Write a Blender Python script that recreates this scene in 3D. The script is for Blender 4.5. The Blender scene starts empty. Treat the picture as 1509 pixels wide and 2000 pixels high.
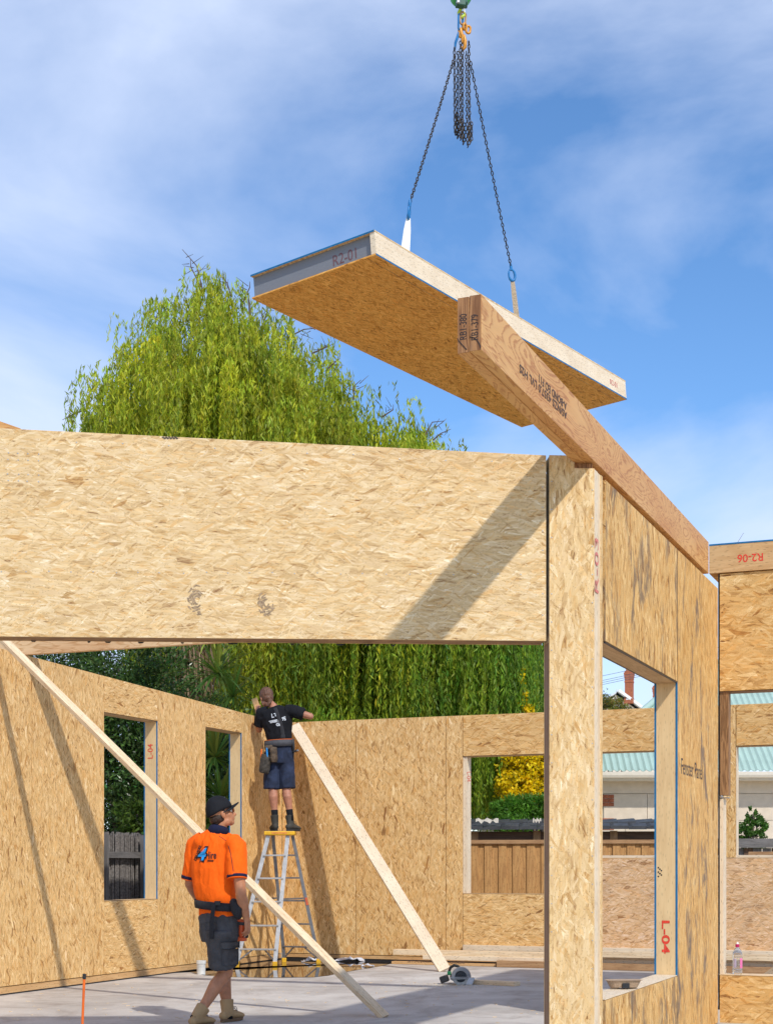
import bpy, math, random
import numpy as np
from mathutils import Vector, Matrix, noise
from mathutils.bvhtree import BVHTree
random.seed(7)
rng = np.random.default_rng(7)
S = bpy.context.scene
C = S.collection
V = Vector

# ------------------------------------------------------------------ camera
F, CX, CY, EYE = 2950.0, 754.5, 1690.0, 1.3      # photograph's focal length, principal column and horizon row (pixels)
cd = bpy.data.cameras.new('camera')
cam = bpy.data.objects.new('camera', cd)
C.objects.link(cam)
cam.location = (0, 0, EYE)
cam.rotation_euler = (math.radians(90), 0, 0)
cd.sensor_width = 36
cd.lens = F / 2000 * 36
cd.shift_y = (CY - 1000) / 2000
cd.clip_end = 2000
S.camera = cam

# ------------------------------------------------------------------ sky and sun
SUN = V((-0.519, 1.0, -1.133)).normalized()       # direction the light travels
w = bpy.data.worlds.new('World')
S.world = w
w.use_nodes = True
nt = w.node_tree
nt.nodes.clear()
N = nt.nodes.new
out = N('ShaderNodeOutputWorld')
bg = N('ShaderNodeBackground')
sky = N('ShaderNodeTexSky')
sky.sky_type = 'NISHITA'
sky.sun_disc = False
sky.sun_elevation = math.radians(45)
sky.sun_rotation = math.radians(152.6)
sky.air_density = 1.0
sky.dust_density = 0.2
sky.ozone_density = 3.0
sky.altitude = 1500
bg.inputs["Strength"].default_value = 0.15
tc = N('ShaderNodeTexCoord')
mp = N('ShaderNodeMapping')
mp.inputs['Scale'].default_value = (1.0, 1.0, 2.2)
mp.inputs['Location'].default_value = (3.5, 0.0, 1.1)
n1 = N('ShaderNodeTexNoise')
n1.inputs['Scale'].default_value = 2.6
n1.inputs['Detail'].default_value = 9
n1.inputs['Roughness'].default_value = 0.53
n1.inputs['Distortion'].default_value = 0.35
rp = N('ShaderNodeValToRGB')
rp.color_ramp.elements[0].position = 0.35
rp.color_ramp.elements[1].position = 0.655
hs = N('ShaderNodeHueSaturation')
hs.inputs['Saturation'].default_value = 1.15
hs.inputs['Value'].default_value = 1.2
cl = N('ShaderNodeMix')
cl.data_type = 'RGBA'
cl.inputs[7].default_value = (4.5, 5.15, 6.6, 1)
fm = N('ShaderNodeMath')
fm.operation = 'MULTIPLY'
fm.inputs[1].default_value = 0.85
L = nt.links.new
L(tc.outputs['Generated'], mp.inputs['Vector'])
L(mp.outputs[0], n1.inputs['Vector'])
L(n1.outputs['Fac'], rp.inputs[0])
L(rp.outputs[0], fm.inputs[0])
L(sky.outputs[0], hs.inputs['Color'])
L(hs.outputs[0], cl.inputs[6])
L(fm.outputs[0], cl.inputs[0])
L(cl.outputs[2], bg.inputs['Color'])
L(bg.outputs[0], out.inputs[0])

sd = bpy.data.lights.new('sun', 'SUN')
sd.energy = 3.0
sd.angle = math.radians(1.1)
sd.color = (1.0, 0.95, 0.87)
so = bpy.data.objects.new('sun', sd)
C.objects.link(so)
so.location = (20, -20, 30)
so.rotation_euler = SUN.to_track_quat('-Z', 'Y').to_euler()
S.view_settings.view_transform = 'Standard'
S.view_settings.look = 'None'
S.view_settings.exposure = 0.22
S.view_settings.gamma = 1
S.view_settings.use_curve_mapping = False
S.render.engine = 'CYCLES'
S.cycles.max_bounces = 6
S.cycles.transparent_max_bounces = 8

# ------------------------------------------------------------------ helpers
def P(px, py, Y):
    """The point seen at photo pixel (px, py) at Y metres in front of the camera."""
    return V(((px - CX) / F * Y, Y, EYE + (CY - py) / F * Y))


def G(px, py, z=0.0):
    """The point at height z seen at photo pixel (px, py)."""
    return P(px, py, F * (EYE - z) / (py - CY))


class Wall:
    """A vertical plane: a base point, a horizontal direction; coordinates s along it and z."""
    def __init__(self, pt, d):
        self.o = V((pt[0], pt[1], 0))
        self.d = V((d[0], d[1], 0)).normalized()
        n = V((self.d.y, -self.d.x, 0))
        self.n = n if n.dot(V((0, 0, 0)) - self.o) > 0 else -n    # towards the camera

    def s(self, px):
        k = (px - CX) / F
        return (k * self.o.y - self.o.x) / (self.d.x - k * self.d.y)

    def pt(self, s, z, off=0.0):
        p = self.o + self.d * s + self.n * off
        return V((p.x, p.y, z))

    def sz(self, px, py):
        s = self.s(px)
        Y = self.o.y + self.d.y * s
        return s, EYE + (CY - py) / F * Y

    def at(self, px, py, off=0.0):
        s, z = self.sz(px, py)
        return self.pt(s, z, off)


def wloc(o):
    l = V((0, 0, 0))
    while o is not None:
        l += o.location
        o = o.parent
    return l


def tag(o, label=None, cat=None, group=None, kind=None):
    for k, v in (('label', label), ('category', cat), ('group', group), ('kind', kind)):
        if v:
            o[k] = v
    return o


def thing(name, loc, label, cat, group=None):
    o = bpy.data.objects.new(name, None)
    o.empty_display_size = 0.1
    C.objects.link(o)
    o.location = loc
    return tag(o, label, cat, group)


class MB:
    """Collects geometry in world coordinates; build() links it as one mesh object."""
    def __init__(self):
        self.v, self.f = [], []

    def add(self, vs, fs):
        b = len(self.v)
        self.v += [V(p) for p in vs]
        self.f += [[i + b for i in f] for f in fs]
        return self

    def prism(self, poly, depth):
        n = len(poly)
        a = [V(p) for p in poly]
        nrm = V((0, 0, 0))
        for i in range(n):
            nrm += (a[i] - a[0]).cross(a[(i + 1) % n] - a[0])
        if nrm.dot(depth) > 0:
            a = a[::-1]
        b = [p + depth for p in a]
        fs = [list(range(n)), list(range(2 * n - 1, n - 1, -1))]
        for i in range(n):
            j = (i + 1) % n
            fs.append([i, n + i, n + j, j])
        return self.add(a + b, fs)

    def box(self, o, x, y, z):
        o, x, y, z = V(o), V(x), V(y), V(z)
        return self.prism([o, o + x, o + x + y, o + y], z)

    def cbox(self, c, sx, sy, sz, ax=(1, 0, 0), ay=(0, 1, 0), az=(0, 0, 1)):
        x, y, z = V(ax) * sx, V(ay) * sy, V(az) * sz
        return self.box(V(c) - (x + y + z) / 2, x, y, z)

    def bar(self, a, b, w, h, up=(0, 0, 1)):
        """Square bar from a to b; w sideways, h along the up-ish axis."""
        a, b = V(a), V(b)
        d = (b - a).normalized()
        s = d.cross(V(up)).normalized()
        u = s.cross(d)
        return self.box(a - s * w / 2 - u * h / 2, s * w, u * h, b - a)

    def tube(self, pts, rad, n=10, side=None, cap='flat'):
        pts = [V(p) for p in pts]
        m = len(pts)
        if not isinstance(rad, (list, tuple)):
            rad = [rad] * m
        rad = [r if isinstance(r, tuple) else (r, r) for r in rad]
        rings = []
        sd = V(side) if side is not None else None
        prev = None
        T = []
        for i in range(m):
            t = (pts[min(i + 1, m - 1)] - pts[max(i - 1, 0)])
            T.append(t.normalized() if t.length > 1e-9 else V((0, 0, 1)))
        seq = [(pts[i], T[i], rad[i][0], rad[i][1]) for i in range(m)]
        if cap == 'round':
            def capr(p, t, r, sgn):
                q = min(r)
                return [(p + t * sgn * q * math.sin(a), t, r[0] * math.cos(a), r[1] * math.cos(a)) for a in (0.5, 1.0, 1.4)]
            seq = capr(pts[0], T[0], rad[0], -1)[::-1] + seq + capr(pts[-1], T[-1], rad[-1], 1)
        for p, t, ra, rb in seq:
            a = sd if sd is not None else (prev if prev is not None else (V((0, 0, 1)) if abs(t.z) < 0.9 else V((1, 0, 0))))
            a = (a - t * a.dot(t))
            if a.length < 1e-6:
                a = t.orthogonal()
            a.normalize()
            prev = a
            b = t.cross(a)
            rings.append([p + a * ra * math.cos(2 * math.pi * k / n) + b * rb * math.sin(2 * math.pi * k / n) for k in range(n)])
        vs = [p for r in rings for p in r]
        fs = []
        for i in range(len(rings) - 1):
            for k in range(n):
                k2 = (k + 1) % n
                fs.append([i * n + k, i * n + k2, (i + 1) * n + k2, (i + 1) * n + k])
        fs.append(list(range(n))[::-1])
        fs.append([(len(rings) - 1) * n + k for k in range(n)])
        return self.add(vs, fs)

    def ell(self, c, ax, ay, az, n=14, m=9):
        """Ellipsoid with the three half-axis vectors."""
        c, ax, ay, az = V(c), V(ax), V(ay), V(az)
        vs = [c + az]
        for i in range(1, m):
            t = math.pi * i / m
            for k in range(n):
                p = 2 * math.pi * k / n
                vs.append(c + az * math.cos(t) + (ax * math.cos(p) + ay * math.sin(p)) * math.sin(t))
        vs.append(c - az)
        fs = [[0, 1 + k, 1 + (k + 1) % n] for k in range(n)]
        for i in range(m - 2):
            for k in range(n):
                a, b = 1 + i * n, 1 + (i + 1) * n
                fs.append([a + k, b + k, b + (k + 1) % n, a + (k + 1) % n])
        e = len(vs) - 1
        a = 1 + (m - 2) * n
        fs += [[a + (k + 1) % n, a + k, e] for k in range(n)]
        return self.add(vs, fs)

    def lathe(self, c, axis, prof, n=20, side=None):
        """prof: (radius, height along axis) pairs."""
        c, ax = V(c), V(axis).normalized()
        a = V(side) if side is not None else ax.orthogonal()
        a = (a - ax * a.dot(ax)).normalized()
        b = ax.cross(a)
        vs, fs = [], []
        for r, h in prof:
            for k in range(n):
                t = 2 * math.pi * k / n
                vs.append(c + ax * h + (a * math.cos(t) + b * math.sin(t)) * r)
        for i in range(len(prof) - 1):
            for k in range(n):
                k2 = (k + 1) % n
                fs.append([i * n + k, i * n + k2, (i + 1) * n + k2, (i + 1) * n + k])
        fs.append(list(range(n))[::-1])
        fs.append([(len(prof) - 1) * n + k for k in range(n)])
        return self.add(vs, fs)

    def mesh(self, name, loc, grain=None):
        me = bpy.data.meshes.new(name)
        me.from_pydata([p - loc for p in self.v], [], self.f)
        g0 = V(grain).normalized() if grain is not None else V((0, 0, 1))
        uv = me.uv_layers.new(name='UVMap')
        for poly in me.polygons:
            n = poly.normal
            g = g0 - n * g0.dot(n)
            if g.length < 0.3:
                g = V((0.9, 0.4, 0.1))
                g = g - n * g.dot(n)
            g.normalize()
            h = n.cross(g)
            for li in poly.loop_indices:
                p = self.v[me.loops[li].vertex_index]
                uv.data[li].uv = (p.dot(g), p.dot(h))
        return me

    def build(self, name, mat, parent=None, grain=None, smooth=False, bevel=0, loc=None):
        if parent is not None:
            l = wloc(parent)
        elif loc is not None:
            l = V(loc)
        else:
            lo = [min(p[i] for p in self.v) for i in range(3)]
            hi = [max(p[i] for p in self.v) for i in range(3)]
            l = V(((lo[0] + hi[0]) / 2, (lo[1] + hi[1]) / 2, lo[2]))
        me = self.mesh(name, l, grain)
        if mat is not None:
            me.materials.append(mat)
        if smooth:
            me.polygons.foreach_set('use_smooth', [True] * len(me.polygons))
        o = bpy.data.objects.new(name, me)
        C.objects.link(o)
        if parent is not None:
            o.parent = parent
        else:
            o.location = l
        if bevel:
            m = o.modifiers.new('bevel', 'BEVEL')
            m.width = bevel
            m.segments = 2
            m.limit_method = 'ANGLE'
        return o


def blob(name, mb, mat, parent, voxel=0.01, smooth=4, wr=None):
    """Union of the overlapping pieces in mb as ONE continuous smooth surface."""
    l = wloc(parent)
    me = bpy.data.meshes.new('tmp')
    me.from_pydata([p - l for p in mb.v], [], mb.f)
    t = bpy.data.objects.new('tmp', me)
    C.objects.link(t)
    r = t.modifiers.new('r', 'REMESH')
    r.mode = 'VOXEL'
    r.voxel_size = voxel
    s = t.modifiers.new('s', 'SMOOTH')
    s.factor = 0.5
    s.iterations = smooth
    dg = bpy.context.evaluated_depsgraph_get()
    dg.update()
    m2 = bpy.data.meshes.new_from_object(t.evaluated_get(dg))
    bpy.data.objects.remove(t)
    bpy.data.meshes.remove(me)
    m2.name = name
    if wr:
        amp, fr, st = wr       # wrinkle height, frequency, stretch (x, y, z)
        ns = [v.normal.copy() for v in m2.vertices]
        for v, n in zip(m2.vertices, ns):
            q = V((v.co.x * st[0], v.co.y * st[1], v.co.z * st[2])) * fr
            a = noise.noise(q)
            b = 1 - abs(noise.noise(q * 1.9 + V((9, 3, 5)))) * 2.2
            v.co += n * amp * (0.7 * a + 0.6 * max(b, 0) - 0.25)
    m2.materials.clear()
    m2.materials.append(mat)
    m2.polygons.foreach_set('use_smooth', [True] * len(m2.polygons))
    o = bpy.data.objects.new(name, m2)
    C.objects.link(o)
    o.parent = parent
    return o


def lettering(txt, size, o, right, up, mat, parent, name='lettering', align='LEFT', bvh=None, away=None, bold=0.0, squash=1.0, shear=0.0):
    """Flat printed writing; with bvh it is laid on to that curved surface along 'away'."""
    cu = bpy.data.curves.new('t', 'FONT')
    cu.body = txt
    cu.size = size
    cu.align_x = align
    cu.offset = bold
    cu.shear = shear
    t = bpy.data.objects.new('t', cu)
    C.objects.link(t)
    dg = bpy.context.evaluated_depsgraph_get()
    dg.update()
    me = bpy.data.meshes.new_from_object(t.evaluated_get(dg))
    bpy.data.objects.remove(t)
    l = wloc(parent)
    right, up = V(right).normalized(), V(up).normalized()
    for v in me.vertices:
        p = V(o) + right * v.co.x * squash + up * v.co.y
        if bvh is not None:
            h = bvh.ray_cast(p - V(away) * 0.6 - l, V(away))
            if h[0] is not None:
                p = h[0] + l - V(away) * 0.006
        v.co = p - l
    me.materials.clear()
    me.materials.append(mat)
    ob = bpy.data.objects.new(name, me)
    C.objects.link(ob)
    ob.parent = parent
    return ob


# ------------------------------------------------------------------ materials
def newmat(name):
    m = bpy.data.materials.new(name)
    m.use_nodes = True
    t = m.node_tree
    b = t.nodes['Principled BSDF']
    return m, t, b


def plain(name, col, rough=0.6, metal=0.0, var=0.12, scale=20.0, spec=0.4, bump=0.0, coat=0.0):
    m, t, b = newmat(name)
    n = t.nodes.new('ShaderNodeTexNoise')
    n.inputs['Scale'].default_value = scale
    n.inputs['Detail'].default_value = 5
    tc = t.nodes.new('ShaderNodeTexCoord')
    t.links.new(tc.outputs['Object'], n.inputs['Vector'])
    r = t.nodes.new('ShaderNodeValToRGB')
    r.color_ramp.elements[0].position = 0.3
    r.color_ramp.elements[1].position = 0.7
    r.color_ramp.elements[0].color = (*[c * (1 - var) for c in col], 1)
    r.color_ramp.elements[1].color = (*[min(1, c * (1 + var)) for c in col], 1)
    t.links.new(n.outputs['Fac'], r.inputs[0])
    t.links.new(r.outputs[0], b.inputs['Base Color'])
    b.inputs['Roughness'].default_value = rough
    b.inputs['Metallic'].default_value = metal
    b.inputs['Specular IOR Level'].default_value = spec
    b.inputs['Coat Weight'].default_value = coat
    if bump:
        bp = t.nodes.new('ShaderNodeBump')
        bp.inputs['Strength'].default_value = bump
        bp.inputs['Distance'].default_value = 0.01
        t.links.new(n.outputs['Fac'], bp.inputs['Height'])
        t.links.new(bp.outputs[0], b.inputs['Normal'])
    return m


def uvnode(t):
    """UV in metres, shifted by a random amount per object."""
    uv = t.nodes.new('ShaderNodeUVMap')
    oi = t.nodes.new('ShaderNodeObjectInfo')
    mu = t.nodes.new('ShaderNodeVectorMath')
    mu.operation = 'MULTIPLY_ADD'
    cx = t.nodes.new('ShaderNodeCombineXYZ')
    t.links.new(oi.outputs['Random'], cx.inputs[0])
    t.links.new(oi.outputs['Random'], cx.inputs[1])
    t.links.new(cx.outputs[0], mu.inputs[0])
    mu.inputs[1].default_value = (37.0, 53.0, 0)
    t.links.new(uv.outputs[0], mu.inputs[2])
    return mu.outputs[0]


def mapped(t, vec, scale, rot=0.0, loc=(0, 0, 0)):
    m1 = t.nodes.new('ShaderNodeMapping')
    m1.inputs['Rotation'].default_value = (0, 0, rot)
    m1.inputs['Location'].default_value = loc
    t.links.new(vec, m1.inputs['Vector'])
    m2 = t.nodes.new('ShaderNodeMapping')
    m2.inputs['Scale'].default_value = scale
    t.links.new(m1.outputs[0], m2.inputs['Vector'])
    return m2.outputs[0]


def math_(t, op, a, b=None, clamp=False):
    n = t.nodes.new('ShaderNodeMath')
    n.operation = op
    n.use_clamp = clamp
    for i, x in enumerate((a, b)):
        if x is None:
            continue
        if hasattr(x, 'is_linked'):
            t.links.new(x, n.inputs[i])
        else:
            n.inputs[i].default_value = x
    return n.outputs[0]


def mixc(t, fac, a, b, mode='MIX'):
    n = t.nodes.new('ShaderNodeMix')
    n.data_type = 'RGBA'
    n.blend_type = mode
    for i, x in ((0, fac), (6, a), (7, b)):
        if hasattr(x, 'is_linked'):
            t.links.new(x, n.inputs[i])
        else:
            n.inputs[i].default_value = x if i == 0 else (*x, 1)
    return n.outputs[2]


def tex_noise(t, vec, scale=1.0, detail=4, rough=0.5, dist=0.0):
    n = t.nodes.new('ShaderNodeTexNoise')
    n.inputs['Scale'].default_value = scale
    n.inputs['Detail'].default_value = detail
    n.inputs['Roughness'].default_value = rough
    n.inputs['Distortion'].default_value = dist
    t.links.new(vec, n.inputs['Vector'])
    return n


def ramp(t, fac, stops):
    r = t.nodes.new('ShaderNodeValToRGB')
    e = r.color_ramp.elements
    while len(e) < len(stops):
        e.new(0.5)
    for el, (p, c) in zip(e, stops):
        el.position = p
        el.color = (*c, 1) if len(c) == 3 else c
    t.links.new(fac, r.inputs[0])
    return r.outputs[0]


def osb(name, tone=(1, 1, 1), dark=0.05, stain=0.0, stain_col=(0.16, 0.12, 0.10), size=1.0, blotch=0.25, soft=0.66):
    """Oriented strand board: overlapping layers of flat wood flakes lying mostly along u."""
    m, t, b = newmat(name)
    uv = uvnode(t)
    wob = tex_noise(t, uv, 7.0, 3)
    wv = t.nodes.new('ShaderNodeVectorMath')
    wv.operation = 'MULTIPLY_ADD'
    t.links.new(wob.outputs['Color'], wv.inputs[0])
    wv.inputs[1].default_value = (0.06, 0.035, 0)
    t.links.new(uv, wv.inputs[2])
    uv2 = wv.outputs[0]
    tone_v, hue_v = None, None
    # rotation, flake length, flake width, share left uncovered, opacity
    layers = [(0.05, 0.13, 0.014, -9, 1), (-0.12, 0.10, 0.020, 0.35, 0.75), (0.22, 0.07, 0.010, 0.45, 0.7), (-0.30, 0.085, 0.018, 0.62, 0.8),
              (0.02, 0.055, 0.008, 0.5, 0.6), (0.55, 0.06, 0.012, 0.80, 0.75), (-0.75, 0.055, 0.010, 0.86, 0.8), (0.10, 0.11, 0.028, 0.94, 0.9), (-0.45, 0.08, 0.020, 0.965, 1.0)]
    for i, (rot, lx, ly, th, op) in enumerate(layers):
        vo = t.nodes.new('ShaderNodeTexVoronoi')
        vo.voronoi_dimensions = '2D'
        vo.inputs['Scale'].default_value = 1.0
        t.links.new(mapped(t, uv2, (1 / (lx * size), 1 / (ly * size), 1), rot, (i * 3.1, i * 1.7, 0)), vo.inputs['Vector'])
        sp = t.nodes.new('ShaderNodeSeparateColor')
        t.links.new(vo.outputs['Color'], sp.inputs[0])
        gr = tex_noise(t, mapped(t, uv2, (14, 260 / size, 1), rot), 1.0, 3, 0.6)
        val = math_(t, 'ADD', sp.outputs[0], math_(t, 'MULTIPLY', math_(t, 'SUBTRACT', gr.outputs['Fac'], 0.5), 1.1))
        if tone_v is None:
            tone_v, hue_v = val, sp.outputs[2]
        else:
            mk = math_(t, 'MULTIPLY', math_(t, 'GREATER_THAN', sp.outputs[1], th), op * soft / 0.7)
            a = t.nodes.new('ShaderNodeMix')
            t.links.new(mk, a.inputs[0]); t.links.new(tone_v, a.inputs[2]); t.links.new(val, a.inputs[3])
            tone_v = a.outputs[0]
            a = t.nodes.new('ShaderNodeMix')
            t.links.new(mk, a.inputs[0]); t.links.new(hue_v, a.inputs[2]); t.links.new(sp.outputs[2], a.inputs[3])
            hue_v = a.outputs[0]
    d = dark
    col = ramp(t, tone_v, [(0.0, (0.20, 0.10, 0.04)), (0.04 + d, (0.36, 0.20, 0.085)), (0.14 + d, (0.48, 0.30, 0.13)), (0.42, (0.60, 0.405, 0.20)), (0.72, (0.665, 0.475, 0.26)), (0.92, (0.73, 0.56, 0.34)), (1.0, (0.84, 0.69, 0.48))])
    hue = ramp(t, hue_v, [(0.0, (0.84, 0.68, 0.56)), (0.14, (1.0, 0.84, 0.62)), (0.32, (1.0, 0.95, 0.85)), (0.6, (1, 1, 1)), (0.85, (0.98, 0.96, 0.98)), (1.0, (1.05, 1.02, 0.95))])
    col = mixc(t, 0.85, col, hue, 'MULTIPLY')
    bl = tex_noise(t, uv, 2.3, 5, 0.65)
    col = mixc(t, blotch, col, ramp(t, bl.outputs['Fac'], [(0.3, (0.66, 0.58, 0.5)), (0.62, (1.05, 1.03, 1.0))]), 'MULTIPLY')
    # small dark bark specks
    sk = t.nodes.new('ShaderNodeTexVoronoi')
    sk.voronoi_dimensions = '2D'
    t.links.new(mapped(t, uv2, (11, 26, 1), 0.1, (5, 9, 0)), sk.inputs['Vector'])
    sps = t.nodes.new('ShaderNodeSeparateColor')
    t.links.new(sk.outputs['Color'], sps.inputs[0])
    spk = math_(t, 'MULTIPLY', math_(t, 'GREATER_THAN', sps.outputs[0], 0.80), math_(t, 'LESS_THAN', sk.outputs['Distance'], 0.17))
    col = mixc(t, math_(t, 'MULTIPLY', spk, 0.75), col, (0.17, 0.09, 0.045))
    col = mixc(t, 1.0, col, tone, 'MULTIPLY')
    if stain:
        s1 = tex_noise(t, mapped(t, uv, (2.4, 5.5, 1)), 1.0, 7, 0.68, 0.5)
        s2 = tex_noise(t, mapped(t, uv, (0.9, 2.0, 1), 0, (4, 4, 0)), 1.0, 3)
        k = math_(t, 'MULTIPLY', ramp(t, s1.outputs['Fac'], [(0.50, (0, 0, 0)), (0.60, (1, 1, 1))]), ramp(t, s2.outputs['Fac'], [(0.42, (0, 0, 0)), (0.54, (1, 1, 1))]))
        col = mixc(t, math_(t, 'MULTIPLY', k, stain), col, stain_col)
    t.links.new(col, b.inputs['Base Color'])
    b.inputs['Roughness'].default_value = 0.72
    b.inputs['Specular IOR Level'].default_value = 0.25
    bp = t.nodes.new('ShaderNodeBump')
    bp.inputs['Strength'].default_value = 0.25
    bp.inputs['Distance'].default_value = 0.003
    t.links.new(tone_v, bp.inputs['Height'])
    t.links.new(bp.outputs[0], b.inputs['Normal'])
    return m


def wood(name, light, darkc, knots=0.6, rings=26.0, contrast=0.5, stain=0.0):
    """Sawn softwood: long grain along u, now and then a knot."""
    m, t, b = newmat(name)
    uv = uvnode(t)
    big = tex_noise(t, mapped(t, uv, (0.7, 7, 1)), 1.0, 3, 0.5, 0.4)
    line = tex_noise(t, mapped(t, uv, (3.0, 190, 1)), 1.0, 3)
    ring = math_(t, 'SINE', math_(t, 'MULTIPLY', big.outputs['Fac'], rings * 2.2))
    g = math_(t, 'ADD', math_(t, 'MULTIPLY', ring, 0.22 * contrast), math_(t, 'ADD', math_(t, 'MULTIPLY', line.outputs['Fac'], 0.55), 0.17))
    col = ramp(t, g, [(0.18, darkc), (0.62, light)])
    vo = t.nodes.new('ShaderNodeTexVoronoi')
    vo.voronoi_dimensions = '2D'
    t.links.new(mapped(t, uv, (1.7, 9, 1)), vo.inputs['Vector'])
    k = ramp(t, vo.outputs['Distance'], [(0.06, (1, 1, 1)), (0.15, (0, 0, 0))])
    col = mixc(t, math_(t, 'MULTIPLY', k, knots), col, tuple(c * 0.35 for c in darkc))
    bl = tex_noise(t, uv, 3.0, 4)
    col = mixc(t, 0.35, col, ramp(t, bl.outputs['Fac'], [(0.3, (0.7, 0.62, 0.55)), (0.6, (1, 1, 1))]), 'MULTIPLY')
    if stain:
        s1 = tex_noise(t, mapped(t, uv, (2, 8, 1)), 1.0, 5, 0.65)
        col = mixc(t, math_(t, 'MULTIPLY', ramp(t, s1.outputs['Fac'], [(0.52, (0, 0, 0)), (0.68, (1, 1, 1))]), stain), col, (0.10, 0.075, 0.06))
    t.links.new(col, b.inputs['Base Color'])
    b.inputs['Roughness'].default_value = 0.65
    b.inputs['Specular IOR Level'].default_value = 0.3
    bp = t.nodes.new('ShaderNodeBump')
    bp.inputs['Strength'].default_value = 0.04
    bp.inputs['Distance'].default_value = 0.002
    t.links.new(line.outputs['Fac'], bp.inputs['Height'])
    t.links.new(bp.outputs[0], b.inputs['Normal'])
    return m


def veneer(name, light, darkc, freq=17.0):
    """Peeled veneer on laminated beams: wandering cathedral figure."""
    m, t, b = newmat(name)
    uv = uvnode(t)
    big = tex_noise(t, mapped(t, uv, (0.9, 4.2, 1)), 1.0, 3, 0.5, 1.2)
    x = math_(t, 'FRACT', math_(t, 'MULTIPLY', big.outputs['Fac'], freq))
    fine = tex_noise(t, mapped(t, uv, (6, 120, 1)), 1.0, 3)
    x2 = math_(t, 'ADD', x, math_(t, 'MULTIPLY', math_(t, 'SUBTRACT', fine.outputs['Fac'], 0.5), 0.7))
    col = ramp(t, x2, [(0.0, light), (0.55, tuple(a * 0.93 for a in light)), (0.86, darkc), (1.0, tuple(a * 0.98 for a in light))])
    wide = tex_noise(t, mapped(t, uv, (0.8, 2.6, 1), 0, (7, 2, 0)), 1.0, 3)
    col = mixc(t, 0.55, col, ramp(t, wide.outputs['Fac'], [(0.35, (0.80, 0.60, 0.46)), (0.58, (1, 1, 1))]), 'MULTIPLY')
    t.links.new(col, b.inputs['Base Color'])
    b.inputs['Roughness'].default_value = 0.55
    b.inputs['Specular IOR Level'].default_value = 0.35
    bp = t.nodes.new('ShaderNodeBump')
    bp.inputs['Strength'].default_value = 0.1
    bp.inputs['Distance'].default_value = 0.002
    t.links.new(x2, bp.inputs['Height'])
    t.links.new(bp.outputs[0], b.inputs['Normal'])
    return m


def leafmat(name, rough=0.5, trans=0.35):
    m, t, b = newmat(name)
    a = t.nodes.new('ShaderNodeVertexColor')
    a.layer_name = 'tint'
    t.links.new(a.outputs[0], b.inputs['Base Color'])
    b.inputs['Roughness'].default_value = rough
    b.inputs['Specular IOR Level'].default_value = 0.3
    tr = t.nodes.new('ShaderNodeBsdfTranslucent')
    t.links.new(a.outputs[0], tr.inputs[0])
    mx = t.nodes.new('ShaderNodeMixShader')
    mx.inputs[0].default_value = trans
    t.links.new(b.outputs[0], mx.inputs[1])
    t.links.new(tr.outputs[0], mx.inputs[2])
    t.links.new(mx.outputs[0], t.nodes['Material Output'].inputs[0])
    return m


OSB_PALE = osb('osb_pale', (1.07, 1.14, 1.22), 0.012, 0.0, size=0.95, blotch=0.15, soft=0.56)
OSB_COL = osb('osb_column', (1.08, 1.11, 1.10), 0.02, size=1.15, blotch=0.15, soft=0.55)
OSB_GOLD = osb('osb_gold', (1.17, 1.11, 0.94), 0.045, size=0.95, soft=0.72)
OSB_BACK = osb('osb_back', (1.16, 1.10, 0.93), 0.05, size=1.05, soft=0.74)
OSB_BAND = osb('osb_band', (1.12, 1.03, 0.82), 0.045, size=1.2)
OSB_STAIN = osb('osb_stained', (1.06, 0.97, 0.74), 0.05, 0.75, (0.13, 0.10, 0.08), size=1.5, soft=0.75)
OSB_PINK = osb('osb_pinkish', (1.15, 1.12, 1.25), 0.04, 0.2)
OSB_UNDER = osb('osb_underside', (1.26, 0.93, 0.42), 0.07, blotch=0.35)
OSB_RIGHT = osb('osb_right', (1.06, 0.97, 0.74), 0.04, size=1.5)
PINE = wood('pine_pale', (0.82, 0.66, 0.45), (0.66, 0.48, 0.28))
PINE_W = wood('pine_white', (0.80, 0.68, 0.51), (0.69, 0.54, 0.36), 0.75, contrast=0.3)
PINE_O = wood('pine_orange', (0.66, 0.42, 0.20), (0.50, 0.28, 0.11))
PINE_B = wood('pine_brown', (0.46, 0.28, 0.14), (0.30, 0.16, 0.075), 0.5)
PINE_D = wood('timber_dark', (0.15, 0.085, 0.05), (0.07, 0.04, 0.025), 0.3)
PALING = wood('paling', (0.58, 0.33, 0.125), (0.36, 0.18, 0.065), 0.75)
GREY_T = wood('weathered_timber', (0.20, 0.19, 0.185), (0.10, 0.095, 0.09), 0.5)
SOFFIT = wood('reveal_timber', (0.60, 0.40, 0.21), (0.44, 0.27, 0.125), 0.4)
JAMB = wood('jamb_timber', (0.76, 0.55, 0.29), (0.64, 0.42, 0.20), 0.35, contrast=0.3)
SHADEWOOD = wood('edge_timber', (0.30, 0.19, 0.125), (0.2, 0.12, 0.08), 0.3)  # darkened timber, shade put into the colour
LVL = veneer('laminated_beam', (0.66, 0.37, 0.135), (0.42, 0.175, 0.05))
LVL_P = veneer('laminated_beam_pale', (0.72, 0.50, 0.28), (0.52, 0.30, 0.13), 14)
LVL_END = wood('laminated_end', (0.40, 0.20, 0.085), (0.18, 0.075, 0.03), 0.0, 60, 1.0, stain=0.5)
LVL_DARK = wood('laminated_dark', (0.36, 0.20, 0.09), (0.17, 0.085, 0.035), 0.5, 50, 1.0)  # darker brown laminated tone
BLUE = plain('blue_edge_sealer', (0.0, 0.13, 0.30), 0.5, var=0.2)
EPS = plain('grey_foam_core', (0.19, 0.205, 0.235), 0.9, var=0.12, scale=160, bump=0.3)
RED_INK = plain('red_stencil', (0.68, 0.05, 0.025), 0.7, var=0.3, scale=80)
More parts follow.
